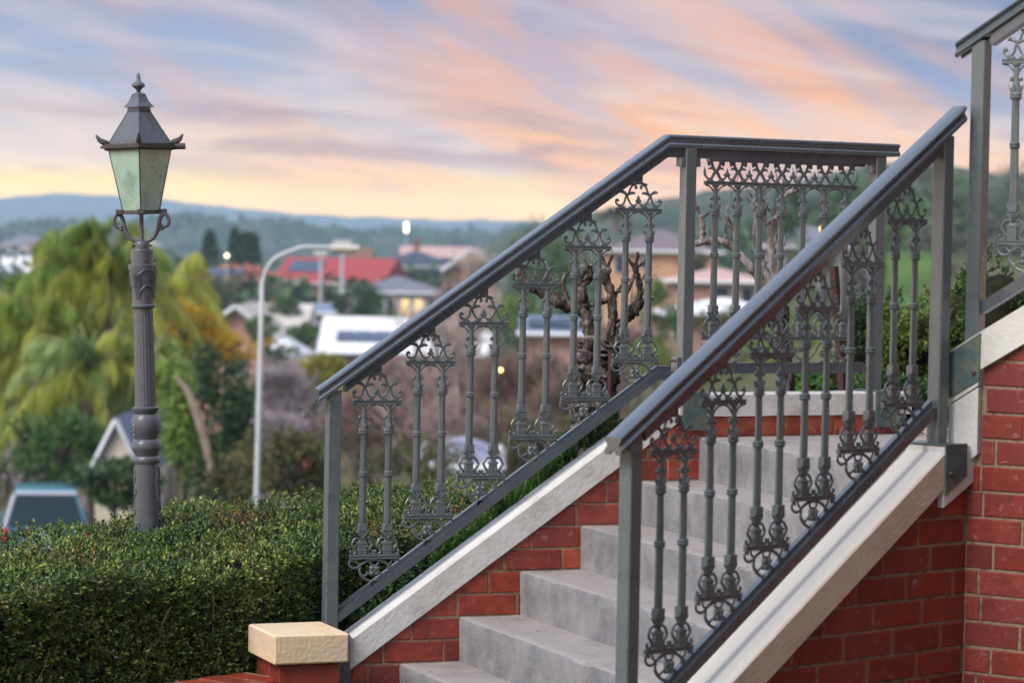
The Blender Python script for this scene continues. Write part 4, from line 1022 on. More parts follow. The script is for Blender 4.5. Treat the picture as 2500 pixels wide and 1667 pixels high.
pruned_tree('pruned_tree', 'gnarled dark pruned tree with a lumpy trunk behind the left railing', 12.3,
  [(1455, 1090, 50), (1452, 960, 52), (1462, 880, 50), (1470, 830, 42)],
  [[(1450, 850, 24), (1436, 800, 19), (1425, 740, 17), (1415, 690, 12)], [(1425, 760, 17), (1385, 745, 20), (1330, 718, 19), (1290, 690, 14), (1270, 668, 12)], [(1490, 850, 17), (1495, 790, 15), (1492, 720, 14), (1478, 680, 15), (1484, 660, 10)],
   [(1500, 850, 16), (1520, 790, 14), (1545, 760, 19), (1556, 745, 16)], [(1545, 770, 12), (1562, 720, 9), (1560, 690, 9), (1550, 650, 9)], [(1520, 770, 7), (1530, 720, 6), (1542, 690, 6), (1555, 655, 5)], [(1440, 745, 10), (1475, 735, 9), (1500, 722, 8)], [(1415, 700, 12), (1430, 690, 11), (1440, 680, 9)], [(1390, 745, 10), (1375, 700, 8), (1380, 670, 6)]], 4, 'bark')
pruned_tree('pruned_tree', 'paler pruned tree with smooth grey limbs behind the level railing', 13.2,
  [(1925, 960, 15), (1912, 860, 19), (1900, 760, 22), (1890, 715, 20)],
  [[(1885, 730, 20), (1850, 675, 15), (1805, 620, 11), (1765, 590, 10), (1730, 588, 12), (1702, 594, 9)], [(1715, 585, 10), (1716, 560, 8), (1712, 530, 8)], [(1882, 700, 14), (1856, 630, 15), (1846, 575, 12), (1848, 530, 9)], [(1895, 690, 14), (1884, 610, 14), (1880, 560, 11), (1874, 545, 9)], [(1880, 565, 10), (1896, 530, 9), (1912, 480, 9), (1945, 462, 9)], [(1850, 545, 12), (1848, 505, 8), (1846, 490, 8)], [(1898, 640, 14), (1902, 610, 12), (1890, 590, 10)], [(1800, 612, 5), (1790, 560, 4), (1768, 515, 3)]], 9, 'bark', limb_bark='bark_pale')
stake = thing('garden_stake', 'dark red brown timber stake standing behind the level railing', 'stake', tuple(at(2050, 1000, 13.0)))
mb = MB(); a, b = at(2064, 1040, 13.0), at(2036, 650, 13.0); mb.tube([a, b], .021, 4); child(mb.build('timber', mat('red_brown_timber', (.035, .012, .010), (.075, .026, .02), scale=30, rough=.8)), stake)
stake = thing('garden_stake', 'dark timber stake tied beside the lumpy trunk behind the left railing', 'stake', tuple(at(1490, 1000, 12.2)))
mb = MB(); mb.tube([at(1487, 1060, 12.2), at(1492, 860, 12.2)], .012, 4); child(mb.build('timber', bpy.data.materials['red_brown_timber']), stake)
# shrubs by the landing
def shrub(name, label, c, r, n, per, L, W, m, group=None, cat='shrub', core=True, up=.3, seed=0):
    """c centre of the crown, r radii; leaves through an uneven shell of clumps, with stems"""
    g = np.random.default_rng(seed+17); c = np.array(c, float); r = np.array(r, float)
    root = thing(name, label, cat, (c[0], c[1], c[2]-r[2]), 0, group)
    k = max(8, int(n/90)); cen = unit(g.normal(0, 1, (k, 3)))*g.uniform(.45, .92, (k, 1)); rad = g.uniform(.22, .42, k)
    which = g.integers(0, k, n); d = unit(g.normal(0, 1, (n, 3))); p = cen[which]+d*(rad[which]*g.uniform(.6, 1.05, n))[:, None]
    nn = unit(d*.6+p*.6); P = c+p*r
    C, D, U, l, w = sprigs(P, nn, per, L, W, .9, up, g)
    if per > 1 and L > .08: C = P.repeat(1, 0) if False else C + g.normal(0, L*.4, C.shape)
    child(link('crown', leaf_mesh('crown', C, D, U, l, w, m)), root)
    mb = MB(); rg = random.Random(seed)
    for i in range(7):
        a = rg.uniform(0, 6.28); q = Vector((c[0]+r[0]*.5*math.cos(a), c[1]+r[1]*.5*math.sin(a), c[2]+r[2]*rg.uniform(-.1, .5)))
        b = Vector((c[0]+r[0]*.1*math.cos(a), c[1]+r[1]*.1*math.sin(a), c[2]-r[2]*1.02)); mb.tube([b, b.lerp(q, .5)+Vector((0, 0, r[2]*.1)), q], [r[0]*.05, r[0]*.035, r[0]*.015], 5)
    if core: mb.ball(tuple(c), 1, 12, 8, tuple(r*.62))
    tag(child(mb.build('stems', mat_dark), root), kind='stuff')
    return root
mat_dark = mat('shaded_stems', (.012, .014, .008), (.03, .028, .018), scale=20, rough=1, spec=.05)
MY = leafmat('golden_box_leaf', [(.05, .09, .012), (.10, .16, .02), (.16, .22, .03), (.26, .32, .06)], rough=.45, trans=.28, nscale=5)
for i, (x, y, Y, rx, rz, m, lab) in enumerate((
    (2225, 850, 13.6, .24, .28, MY, 'yellow green box shrub between the level railing and the right post'),
    (2120, 830, 14.4, .26, .30, MGd, 'dark green shrub just behind the end post of the level railing'),
    (2350, 800, 14.0, .26, .30, MY, 'golden green shrub seen between the landing post and the tall post'),
    (2440, 770, 12.8, .22, .30, MGd, 'mid green shrub behind the upper coping at the right edge'),
    (2040, 930, 14.2, .34, .12, MG, 'low bright green plant under the level bottom rail'),
    (2190, 980, 13.2, .24, .13, MGd, 'low leafy plant at the back of the landing by the gravel'))):
    c = at(x, y, Y); shrub('shrub', lab, c, (rx, rx, rz), 1100, 6, .024, .012, m, seed=i, core=True)
gv = MB()
for i in range(900):
    p = FF(rng.uniform(.97, 1.75), rng.uniform(-.5, .3), .012+rng.uniform(0, .01)); gv.ball(tuple(p), rng.uniform(.006, .013), 5, 3, (1, 1, .7))
tag(gv.build('gravel', mat('tan_gravel', (.22, .16, .12), (.5, .42, .36), scale=9, rough=.9)), 'pale tan gravel beside the landing', 'gravel', kind='stuff')


# ================================================================== TERRAIN
def sstep(a, b, x): t = min(1, max(0, (x-a)/(b-a))); return t*t*(3-2*t)
_ty = [0, 9, 14, 20, 35, 55, 80, 120, 180, 260, 340, 450, 700, 1200, 2500, 9000]
_tz = [-1.55, -1.55, -2.0, -3.2, -5.2, -6.6, -7.8, -9.5, -11.5, -11, -9.5, -8.5, -10, -13, -16, -18]
def terr(x, y):
    r = x/max(y, 8.0)
    z = float(np.interp(y, _ty, _tz)) + 10.5*sstep(.0, .14, r)*sstep(30, 150, y)*(1-.5*sstep(400, 900, y))
    return z + CAM_Z
ys = [-30, -10, 0, 4, 8, 11, 13, 15, 18, 22, 28, 35, 45, 55, 68, 80, 100, 120, 150, 180, 220, 260, 300, 340, 400, 450, 550, 700, 900, 1200, 1700, 2500, 4000, 6500, 9000]
fr = np.concatenate([[-1.2, -.8, -.5, -.35], np.linspace(-.26, .26, 41), [.35, .5, .8, 1.2]])
mb = MB()
for y in ys:
    for r in fr:
        x = r*max(y, 14); mb.v.append((x, y, terr(x, y)+.25*math.sin(x*.31+y*.17)*sstep(25, 60, y)))
nf = len(fr)
for i in range(len(ys)-1):
    for j in range(nf-1): mb.f.append((i*nf+j, i*nf+j+1, (i+1)*nf+j+1, (i+1)*nf+j))
MAT['ground'] = mat('winter_ground', (.035, .05, .016), (.075, .085, .03), scale=.12, rough=1, c3=(.12, .10, .06), spec=.1, detail=8)
tag(mb.build('ground', 'ground', None, True), kind='structure')
# lawn on the right slope and the road beside it, draped on the ground
def drape(name, poly_rows, m, dz):
    mb = MB(); k = len(poly_rows[0])
    for row in poly_rows:
        for (x, y) in row: mb.v.append((x, y, terr(x, y)+.25*math.sin(x*.31+y*.17)*sstep(25, 60, y)+dz))
    for i in range(len(poly_rows)-1):
        for j in range(k-1): mb.f.append((i*k+j, i*k+j+1, (i+1)*k+j+1, (i+1)*k+j))
    return tag(mb.build(name, m, None, True), kind='structure')
MAT['lawn'] = mat('mown_lawn', (.05, .10, .02), (.09, .17, .03), scale=.25, rough=.95, spec=.15)
MAT['road'] = mat('grey_bitumen', (.13, .14, .17), (.19, .2, .24), scale=.8, rough=.9)
MAT['verge'] = mat('pale_concrete_drive', (.5, .47, .48), (.6, .57, .58), scale=.8, rough=.9)
drape('lawn', [[(y*(.130+.022*t), y) for t in np.linspace(0, 1, 6)] for y in np.linspace(95, 128, 14)], 'lawn', .3)
drape('lawn', [[(y*(.05+.07*t), y) for t in np.linspace(0, 1, 6)] for y in np.linspace(22, 60, 10)], mat('yellow_green_lawn', (.10, .14, .02), (.17, .22, .04), scale=.6, rough=.95), .12)
drape('road', [[(y*(.118+.010*t), y) for t in np.linspace(0, 1, 4)] for y in np.linspace(80, 180, 18)], 'road', .25)
drape('driveway', [[(y*(.120+.028*t), y) for t in np.linspace(0, 1, 4)] for y in np.linspace(66, 80, 6)], 'verge', .2)
drape('street', [[(x, y) for x in np.linspace(-26, 16, 16)] for y in np.linspace(52, 60, 5)], 'road', .2)
# ------------------------------------------------------------------ hills
def hill(name, Yc, depth, crest, base, m, xs_px, rough=0.0, seed=0, rows=9):
    """crest: list of (px, py) of the skyline; the hill is a real ridge of that depth"""
    g = random.Random(seed); mb = MB(); xs = np.linspace(xs_px[0], xs_px[1], 150)
    cp = [c[0] for c in crest]; cy_ = [c[1] for c in crest]; n = len(xs)
    for i in range(rows):
        t = i/(rows-1)*2-1; yy = Yc+t*depth; f = math.cos(t*math.pi/2)**.8
        for j, px in enumerate(xs):
            top = at(px, float(np.interp(px, cp, cy_)), Yc); x = top.x*(yy/Yc); z0 = base
            w = rough*(math.sin(px*.05+i*1.3+seed)*.5+math.sin(px*.013*7+i*2.1)*.3+g.uniform(-.5, .5)*.5)
            mb.v.append((x, yy, z0+(top.z-z0)*f+w*f))
    for i in range(rows-1):
        for j in range(n-1): mb.f.append((i*n+j, i*n+j+1, (i+1)*n+j+1, (i+1)*n+j))
    return tag(mb.build(name, m, None, True), kind='structure')
MAT['forest'] = mat('forested_hill', (.014, .026, .018), (.035, .055, .03), scale=.012, rough=1, spec=.05, c3=(.055, .07, .04), detail=8)
MAT['forest2'] = mat('mixed_hill', (.02, .034, .018), (.055, .07, .035), scale=.03, rough=1, spec=.05, c3=(.10, .095, .06), detail=8)
hill('hills', 6500, 1300, [(-600, 520), (-200, 500), (0, 484), (130, 471), (250, 476), (420, 490), (560, 506), (700, 520), (820, 528), (960, 531), (1080, 538), (1180, 536), (1300, 540), (1500, 545), (2100, 548), (3200, 550)], -30, 'forest', (-900, 3400), 3, 1)
hill('hills', 4200, 700, [(-600, 560), (0, 545), (300, 540), (600, 545), (760, 552), (900, 560), (1100, 555), (1300, 552), (1700, 556), (3200, 560)], -30, 'forest', (-900, 3400), 2, 2)
hill('hills', 1900, 450, [(-600, 560), (0, 556), (130, 548), (300, 540), (420, 532), (520, 534), (640, 545), (760, 556), (900, 566), (1040, 570), (1200, 566), (1320, 560), (1450, 556), (1700, 560), (3200, 560)], -24, 'forest2', (-900, 3400), 1.2, 3)
hill('hills', 1000, 330, [(1100, 640), (1250, 560), (1360, 540), (1450, 518), (1560, 497), (1660, 480), (1760, 462), (1850, 455), (1960, 440), (2080, 410), (2180, 395), (2300, 405), (2500, 430), (3000, 450), (3400, 460)], -16, 'forest2', (1080, 3400), .8, 4)

# ================================================================== VEGETATION BUILDERS
def leaves(g, P, Nn, L, W):
    n = len(P); D = unit(Nn*.5+g.normal(0, .8, (n, 3))+np.array([0, 0, -.1])); U = unit(Nn+g.normal(0, .6, (n, 3))+np.array([0, 0, .6]))
    return P, D, U, L*g.uniform(.6, 1.3, n), W*g.uniform(.7, 1.2, n)
def clumpy(g, n, k, lo=.5, hi=.95, r0=.2, r1=.4):
    cen = unit(g.normal(0, 1, (k, 3)))*g.uniform(lo, hi, (k, 1)); rad = g.uniform(r0, r1, k); w = g.integers(0, k, n)
    d = unit(g.normal(0, 1, (n, 3))); return cen[w]+d*(rad[w]*g.uniform(.55, 1.05, n))[:, None], d
_seed = [100]
def tree(label, px, py, w, h, Y, m, n=1500, leaf=None, name='leafy_tree', group=None, cone=False, k=22, cat='tree', trunk=True):
    """a tree whose crown the photograph shows w x h pixels large round (px, py), at distance Y"""
    _seed[0] += 1; g = np.random.default_rng(_seed[0]); s = Y/FPX
    c = at(px, py, Y); rx, rz = w*s/2, h*s/2; L = max(leaf or 0, 11*s)
    gz = min(terr(c.x, c.y), c.z-rz*.9)
    root = thing(name, label, cat, (c.x, c.y, gz), 0, group)
    if cone:
        t = g.uniform(0, 1, n)**.75; a = g.uniform(0, 6.283, n); rr = (1-t)**.75*rx*g.uniform(.65, 1.0, n)*(1+.18*np.sin(a*5+t*21))
        P = np.stack([c.x+rr*np.cos(a), c.y+rr*np.sin(a), c.z-rz+2*rz*t], 1); d = np.stack([np.cos(a), np.sin(a), .5+0*a], 1)
    else:
        p, d = clumpy(g, n, k); P = np.array(c)+p*np.array([rx, rx*.9, rz]); d = d*.6+p*.5
    C, D, U, l, wd = leaves(g, P, d, L, L*.5); child(link('crown', leaf_mesh('crown', C, D, U, l, wd, m)), root)
    mb = MB(); tr = max(.06, rx*.06); rg = random.Random(_seed[0])
    mb.tube([(c.x, c.y, gz-.3), (c.x+.1*rx*rg.uniform(-1, 1), c.y, (gz+c.z)/2), (c.x, c.y, c.z+rz*(.6 if cone else .1))], [tr*1.3, tr, tr*.4], 7)
    for i in range(0 if cone else 7):
        a = rg.uniform(0, 6.28); e = Vector((c.x+rx*.62*math.cos(a), c.y+rx*.6*math.sin(a), c.z+rz*rg.uniform(-.2, .6))); b = Vector((c.x, c.y, c.z-rz*rg.uniform(.3, .7)))
        mb.tube([b, b.lerp(e, .5)+Vector((0, 0, rz*.1)), e], [tr*.6, tr*.4, tr*.15], 5)
    child(mb.build('trunk', MAT['bark']), root); return root
def bare_tree(label, px, py, w, h, Y, m, seed, name='bare_tree', group=None, lv=5, spread=.55, r0=None, upright=.25, splits=(2, 3)):
    """leafless tree; (px, py) is the centre of its crown box in the photograph"""
    rg = random.Random(seed); s = Y/FPX; c = at(px, py, Y); H = h*s; W = w*s
    z0 = c.z-H/2; gz = terr(c.x, c.y); root = thing(name, label, 'tree', (c.x, c.y, gz), 0, group)
    tk, br = MB(), MB(); r = r0 or H*.022
    def grow(p, d, L, r, k):
        n = 3; pts = [p]; dd = d
        for i in range(n):
            dd = (dd+Vector((rg.uniform(-1, 1), rg.uniform(-1, 1), rg.uniform(-.5, .8)))*.16).normalized(); pts.append(pts[-1]+dd*L/n)
        (tk if k == 0 else br).tube(pts, [r, r*.9, r*.8, r*.68], 6 if k < 2 else 3, False)
        if k >= lv: return
        for i in range(rg.choice(splits) + (1 if k >= 2 else 0)):
            t = rg.uniform(.45, 1) if i else 1.0; b = pts[min(3, int(round(t*3)))]
            a = Vector((rg.uniform(-1, 1)*W/H*1.6, rg.uniform(-1, 1), rg.uniform(-.15, .7)+upright)); nd = (dd*(1-spread)+a.normalized()*spread).normalized()
            grow(b, nd, L*rg.uniform(.62, .86), max(r*rg.uniform(.5, .7), s*.6), k+1)
    base = Vector((c.x, c.y, min(gz, z0)-.2)); lift = z0+H*.12
    tk.tube([base, Vector((c.x+W*.02, c.y, lift))], [r*1.3, r*1.05], 7, False)
    L0 = H*.30
    for i in range(3): grow(Vector((c.x+W*.02, c.y, lift)), Vector((rg.uniform(-.5, .5)*W/H*1.4, rg.uniform(-.4, .4), 1)).normalized(), L0, r*.9, 0)
    child(tk.build('trunk', m, None, True), root); child(br.build('crown', m), root); return root
def palm(label, px, py, Y, L, n, m, seed, trunk_h=None, droop=1.0, m2=None, name='palm_tree', lean=0.0, up=(.0, 1.15)):
    rg = random.Random(seed); g = np.random.default_rng(seed); c = at(px, py, Y); gz = terr(c.x, c.y)
    root = thing(name, label, 'palm', (c.x, c.y, gz))
    mb = MB(); H = c.z-gz
    mb.tube([(c.x+lean*(1-t), c.y, gz-.3+(H+.3)*t) for t in np.linspace(0, 1, 9)], [.19, .16, .15, .14, .14, .13, .13, .15, .20], 9); child(mb.build('trunk', 'bark_pale', None, True), root)
    for i in range(n):
        a = rg.uniform(0, 6.283); e = rg.uniform(*up); l = L*rg.uniform(.75, 1.1)
        h = Vector((math.cos(a), math.sin(a), 0)); pts = []; k = 13
        for j in range(k):
            t = j/(k-1); pts.append(Vector(c)+h*(l*(math.cos(e)*t*(1-.28*t*droop)))+Vector((0, 0, l*(math.sin(e)*t-droop*.62*t*t))))
        Cs, Ds, Us, Ls = [], [], [], []
        for j in range(2, k):
            for q in range(9):
                f = (q+.5)/9; p = pts[j-1].lerp(pts[j], f); T = (pts[j]-pts[j-1]).normalized(); sd = T.cross(Vector((0, 0, 1))).normalized(); t = (j-1+f)/(k-1)
                for s in (1, -1):
                    d = (T*.4+sd*s*.6+Vector((rg.uniform(-.25, .25), rg.uniform(-.25, .25), -.5-1.0*rg.random()))).normalized()
                    Cs.append(p); Ds.append(d); Us.append((sd*s*.4+Vector((0, 0, 1))).normalized()); Ls.append(.27*L*(1.2-t*.7)*rg.uniform(.8, 1.2)*(.6 if t < .2 else 1))
        me = leaf_mesh('frond', np.array(Cs), np.array(Ds), np.array(Us), np.array(Ls), .021*L/2.4, m2 if (m2 and (e < .35 or rg.random() < .2)) else m, .1)
        fr_ = child(link('frond', me), root)
        rb = MB().tube(pts, [.03*(1-.8*j/(k-1)) for j in range(k)], 4); child(rb.build('rachis', m_rachis), fr_)
    return root
m_rachis = mat('palm_rachis', (.22, .24, .08), (.34, .33, .15), scale=4, rough=.7)
M_pal = leafmat('palm_leaf', [(.07, .16, .024), (.16, .28, .04), (.32, .43, .07), (.52, .56, .13)], rough=.45, trans=.4, nscale=.9, rw=1.0, nw=.7)
M_pal_y = leafmat('palm_leaf_yellowed', [(.20, .27, .03), (.36, .42, .05), (.54, .54, .08), (.64, .58, .12)], rough=.5, trans=.4, nscale=.9, rw=1.0, nw=.7)
M_pal_b = leafmat('palm_leaf_blue', [(.08, .16, .04), (.16, .27, .07), (.30, .40, .12), (.44, .50, .18)], rough=.45, trans=.3, nscale=.6)
M_dk = leafmat('dark_tree_leaf', [(.014, .04, .016), (.03, .07, .024), (.055, .11, .036), (.10, .16, .055)], rough=.6, trans=.15, nscale=.4)
M_gr = leafmat('green_tree_leaf', [(.03, .08, .02), (.06, .135, .03), (.11, .2, .045), (.19, .28, .07)], rough=.6, trans=.2, nscale=.4)
M_lime = leafmat('lime_tree_leaf', [(.06, .12, .018), (.12, .2, .028), (.19, .28, .045), (.28, .36, .08)], rough=.6, trans=.25, nscale=.4)
M_gold = leafmat('golden_leaf', [(.34, .24, .02), (.56, .36, .025), (.70, .46, .04), (.72, .54, .09)], rough=.6, trans=.3, nscale=.5)
M_yel = leafmat('yellow_bush_leaf', [(.14, .14, .012), (.26, .24, .018), (.38, .34, .03), (.45, .42, .07)], rough=.6, trans=.25, nscale=.4)
M_olive = leafmat('olive_leaf', [(.05, .05, .018), (.085, .085, .026), (.13, .12, .04), (.19, .17, .07)], rough=.7, trans=.2, nscale=.5)
M_greytree = leafmat('grey_green_leaf', [(.06, .075, .05), (.10, .115, .08), (.15, .16, .115), (.21, .21, .16)], rough=.7, trans=.15, nscale=.2)
M_tw_pink = mat('pinkish_twigs', (.22, .15, .13), (.36, .27, .25), scale=1.2, rough=.9)
M_tw_lav = mat('lavender_twigs', (.30, .25, .27), (.42, .37, .40), scale=1.2, rough=.9)
M_tw_brown = mat('brown_twigs', (.13, .085, .06), (.24, .17, .13), scale=1.2, rough=.9)
M_tw_pale = mat('pale_trunk', (.42, .34, .31), (.55, .46, .42), scale=1.5, rough=.85)
# ------------------------------------------------------------------ left: palms, bushes, thicket
palm('large queen palm with drooping green fronds behind the lamp post', 250, 660, 69, 3.6, 40, M_pal, 21, m2=M_pal_y, lean=.5, up=(-.3, 1.3))
palm('palm with blue green hanging fronds lower left of the lamp post', 215, 890, 66, 2.9, 30, M_pal_b, 22, m2=M_pal_y, up=(-.3, 1.2))
palm('palm filling the left edge with yellow tipped fronds', 95, 810, 68, 3.0, 30, M_pal, 25, m2=M_pal_y, up=(-.3, 1.2))
palm('low palm with yellowed fronds left of the cream gable', 110, 985, 67, 2.1, 22, M_pal_y, 28, m2=M_pal, up=(-.3, 1.1))
palm('slender palm with yellow fronds right of the lantern post', 415, 690, 78, 2.7, 26, M_pal_y, 23, m2=M_pal_y, up=(-.3, 1.1))
palm('palm with soft green fronds tucked behind the lamp shaft', 355, 900, 66, 2.5, 26, M_pal, 29, m2=M_pal_b, up=(-.3, 1.1))
tree('dark shrub in front of the palm trunks', 150, 1090, 260, 170, 62.5, M_gr, 2600, .16)
tree('leafy green tree filling in below the palm crowns', 230, 1010, 330, 260, 73, M_gr, 3200, .2)
tree('dark leafy tree at the left edge below the palms', 40, 950, 200, 230, 74, M_dk, 2000, .2)
tree('golden leaved shrub glowing behind the lamp post shaft', 455, 800, 170, 130, 72, M_gold, 1200, .15, name='golden_shrub', cat='shrub')
tree('golden branch crown spreading towards the street light pole', 550, 845, 230, 70, 72, M_gold, 1200, .14, name='golden_shrub', cat='shrub')
tree('tall dark green conifer hedge tree right of the lamp post', 520, 1040, 220, 370, 58, M_dk, 3600, .17, k=34)
tree('lime tinted conifer beside the dark hedge tree', 435, 1000, 110, 330, 56, M_lime, 1800, .15, k=26)
tree('dark green bush at the left edge above the car', 90, 1090, 240, 190, 72, M_gr, 2200, .15)
tree('dark shrub mass between the car and the lamp post', 285, 1180, 240, 110, 58.5, M_dk, 2600, .15)
tree('bright green bush at the left edge of the picture', 40, 760, 130, 200, 75, M_lime, 1600, .18)
tree('olive bush left of the railing foot under the street light', 720, 1125, 250, 200, 44, M_olive, 2600, .11)
tree('brownish low bush between the conifer and the street light pole', 590, 1150, 170, 150, 50, M_olive, 1500, .11)
tree('bright yellow flowering bush below the white roofed house', 775, 905, 200, 90, 110, M_yel, 1600, .22, name='yellow_bush', cat='shrub')
tree('yellow green bush right of the white house behind the first balusters', 905, 960, 150, 110, 100, M_yel, 1200, .2, name='yellow_bush', cat='shrub')
# dead hanging frond
hf = thing('dead_palm_frond', 'long dry grey brown frond hanging in front of the conifer', 'frond', tuple(at(470, 1000, 54)))
P = smooth_path([at(425, 915, 54), at(460, 960, 54), at(490, 1040, 54), at(510, 1120, 54), at(520, 1190, 54)], 5)
child(MB().tube(P, [.03+.06*math.sin(math.pi*i/(len(P)-1)) for i in range(len(P))], 6, True, .5).build('blade', mat('dry_frond', (.20, .15, .11), (.34, .28, .22), scale=3, rough=.9)), hf)
# ------------------------------------------------------------------ middle: bare trees
for i, (px, py, w, h, Y, m, lab) in enumerate((
    (700, 965, 200, 170, 74, M_tw_lav, 'lavender grey bare shrub right of the street light pole'),
    (640, 1090, 150, 190, 60, M_tw_lav, 'bare grey shrub just left of the street light pole base'),
    (950, 1000, 190, 280, 66, M_tw_pink, 'pinkish bare tree behind the first balusters of the left railing'),
    (1100, 920, 190, 420, 70, M_tw_pale, 'pale trunked bare tree behind the middle of the left railing'),
    (1060, 1080, 200, 200, 58, M_tw_pink, 'low pinkish bare thicket tree above the hedge'),
    (1240, 1010, 220, 330, 64, M_tw_brown, 'brown bare tree behind the fourth baluster panel'),
    (1360, 1030, 200, 220, 60, M_tw_brown, 'brown bare thicket tree under the lumpy pruned trunk'),
    (850, 1120, 200, 180, 52, M_tw_brown, 'brown bare shrub just behind the hedge by the left post'),
    (1170, 690, 110, 170, 150, M_tw_pale, 'small pale bare tree against the brown gabled house'),
    (40, 1130, 130, 150, 68, M_tw_lav, 'pale bare shrub at the left edge above the car roof'))):
    bare_tree(lab, px, py, w, h, Y, m, 60+i, r0=(Y/FPX*11 if 'pale trunked' in lab else None), lv=6 if w > 120 else 5, group='leafless trees in the gardens below')
M_br_pink = leafmat('winter_twig_pink', [(.16, .10, .085), (.26, .17, .15), (.36, .26, .23), (.46, .36, .34)], rough=.8, trans=.1, nscale=.5)
M_br_lav = leafmat('winter_twig_mauve', [(.22, .18, .19), (.32, .27, .28), (.42, .37, .39), (.52, .47, .5)], rough=.8, trans=.1, nscale=.5)
M_br_brown = leafmat('winter_twig_brown', [(.09, .06, .04), (.16, .11, .08), (.24, .17, .13), (.32, .25, .2)], rough=.8, trans=.1, nscale=.5)
def brush(label, px, py, w, h, Y, m, n=1500):
    """a dense leafless shrub: many fine upright twigs"""
    _seed[0] += 1; g = np.random.default_rng(_seed[0]); s = Y/FPX; c = at(px, py, Y); rx, rz = w*s/2, h*s/2; gz = min(terr(c.x, c.y), c.z-rz*.9)
    root = thing('leafless_shrub', label, 'shrub', (c.x, c.y, gz), 0, 'leafless brush in the gardens below')
    p, d = clumpy(g, n, 26, .2, .95, .25, .5); P = np.array(c)+p*np.array([rx, rx*.8, rz]); D = unit(p*.8+g.normal(0, .45, (n, 3))+np.array([0, 0, .7])); U = unit(g.normal(0, 1, (n, 3)))
    child(link('crown', leaf_mesh('crown', P, D, U, 55*s*g.uniform(.5, 1.2, n), 4.2*s, m, .02)), root)
    mb = MB(); rg = random.Random(_seed[0])
    for i in range(9):
        e = Vector((c.x+rx*rg.uniform(-.7, .7), c.y+rx*.5*rg.uniform(-1, 1), c.z+rz*rg.uniform(0, .7))); b = Vector((c.x+rx*.15*rg.uniform(-1, 1), c.y, gz-.2)); mb.tube([b, b.lerp(e, .5)+Vector((0, 0, rz*.15)), e], [5*s, 3.4*s, 1.2*s], 5)
    child(mb.build('stems', M_tw_pale if 'pale' in label else M_tw_brown), root); return root
for (px, py, w, h, Y, m, lab) in (
    (705, 985, 190, 170, 78, M_br_lav, 'mauve leafless shrub right of the street light pole'),
    (640, 1110, 120, 190, 66, M_br_lav, 'mauve leafless shrub at the foot of the street light pole'),
    (900, 1040, 220, 200, 76, M_br_pink, 'pink leafless shrub behind the first baluster panel'),
    (1030, 1000, 220, 190, 84, M_br_pink, 'pink leafless shrub below the white roofed house'),
    (1160, 1010, 230, 250, 80, M_br_pink, 'pink leafless shrub behind the third baluster panel'),
    (1300, 940, 230, 200, 86, M_br_brown, 'brown leafless shrub below the blue grey garage roof'),
    (1420, 1010, 220, 230, 74, M_br_brown, 'brown leafless shrub left of the lumpy trunk base'),
    (1250, 1090, 240, 160, 62, M_br_brown, 'low brown leafless shrub over the hedge end'),
    (1130, 790, 110, 200, 140, M_br_pink, 'tall pink leafless shrub right of the white roof'),
    (1530, 870, 160, 130, 100, M_br_pink, 'pink leafless shrub left of the landing post foot'),
    (20, 1130, 120, 130, 70, M_br_lav, 'mauve leafless shrub at the left edge above the car')):
    brush(lab, px, py, w, h, Y, m, 1500)
tree('olive brown thicket behind the lower balusters', 1010, 1120, 300, 130, 50, M_olive, 1500, .10, name='low_thicket', cat='shrub')
tree('brown green thicket behind the lumpy trunk', 1330, 1080, 260, 160, 52, M_olive, 1600, .10, name='low_thicket', cat='shrub')
# ------------------------------------------------------------------ middle distance greenery
for (px, py, w, h, Y, m, n, nm, lab) in (
    (875, 738, 135, 110, 190, M_dk, 1900, 'leafy_tree', 'round dark green tree left of the white roofed house'),
    (640, 806, 90, 60, 165, M_gr, 800, 'leafy_tree', 'green bush right beside the street light pole'),
    (560, 700, 190, 50, 300, M_olive, 900, 'leafy_tree', 'olive shrubbery below the orange roofed house'),
    (940, 780, 120, 50, 200, M_gr, 700, 'leafy_tree', 'green shrubs below the lit windows'),
    (690, 872, 110, 60, 150, M_dk, 800, 'leafy_tree', 'dark bush above the mauve shrub'),
    (700, 758, 90, 60, 185, M_dk, 800, 'leafy_tree', 'low dark hedge bush beside the gabled house'),
    (738, 812, 66, 50, 172, M_gr, 800, 'leafy_tree', 'green garden bush above the white roof'),
    (1335, 650, 190, 210, 140, M_gr, 2200, 'leafy_tree', 'full green tree behind the upper part of the left railing'),
    (1260, 770, 130, 120, 135, M_lime, 1100, 'leafy_tree', 'yellow green tree behind the third baluster panel'),
    (1610, 760, 130, 170, 120, M_gr, 1500, 'leafy_tree', 'green tree left of the landing post below the peach house'),
    (1600, 870, 150, 110, 95, M_lime, 1200, 'leafy_tree', 'light green bush at the foot of the landing post'),
    (1770, 790, 190, 110, 118, M_olive, 1300, 'leafy_tree', 'olive bush behind the lower level balusters'),
    (1930, 830, 230, 160, 80, M_lime, 1700, 'leafy_tree', 'soft green bush behind the level railing'),
    (1925, 520, 95, 130, 170, M_dk, 1300, 'leafy_tree', 'dark round tree seen through the level railing'),
    (1985, 640, 120, 140, 120, M_gr, 1300, 'leafy_tree', 'shaded green tree right of the grey roof'),
    (1690, 640, 70, 60, 190, M_olive, 500, 'leafy_tree', 'small olive tree by the peach house'),
    (2110, 640, 130, 260, 110, M_greytree, 1600, 'leafy_tree', 'grey green tree behind the end of the level railing')):
    tree(lab, px, py, w, h, Y, m, n, name=nm)
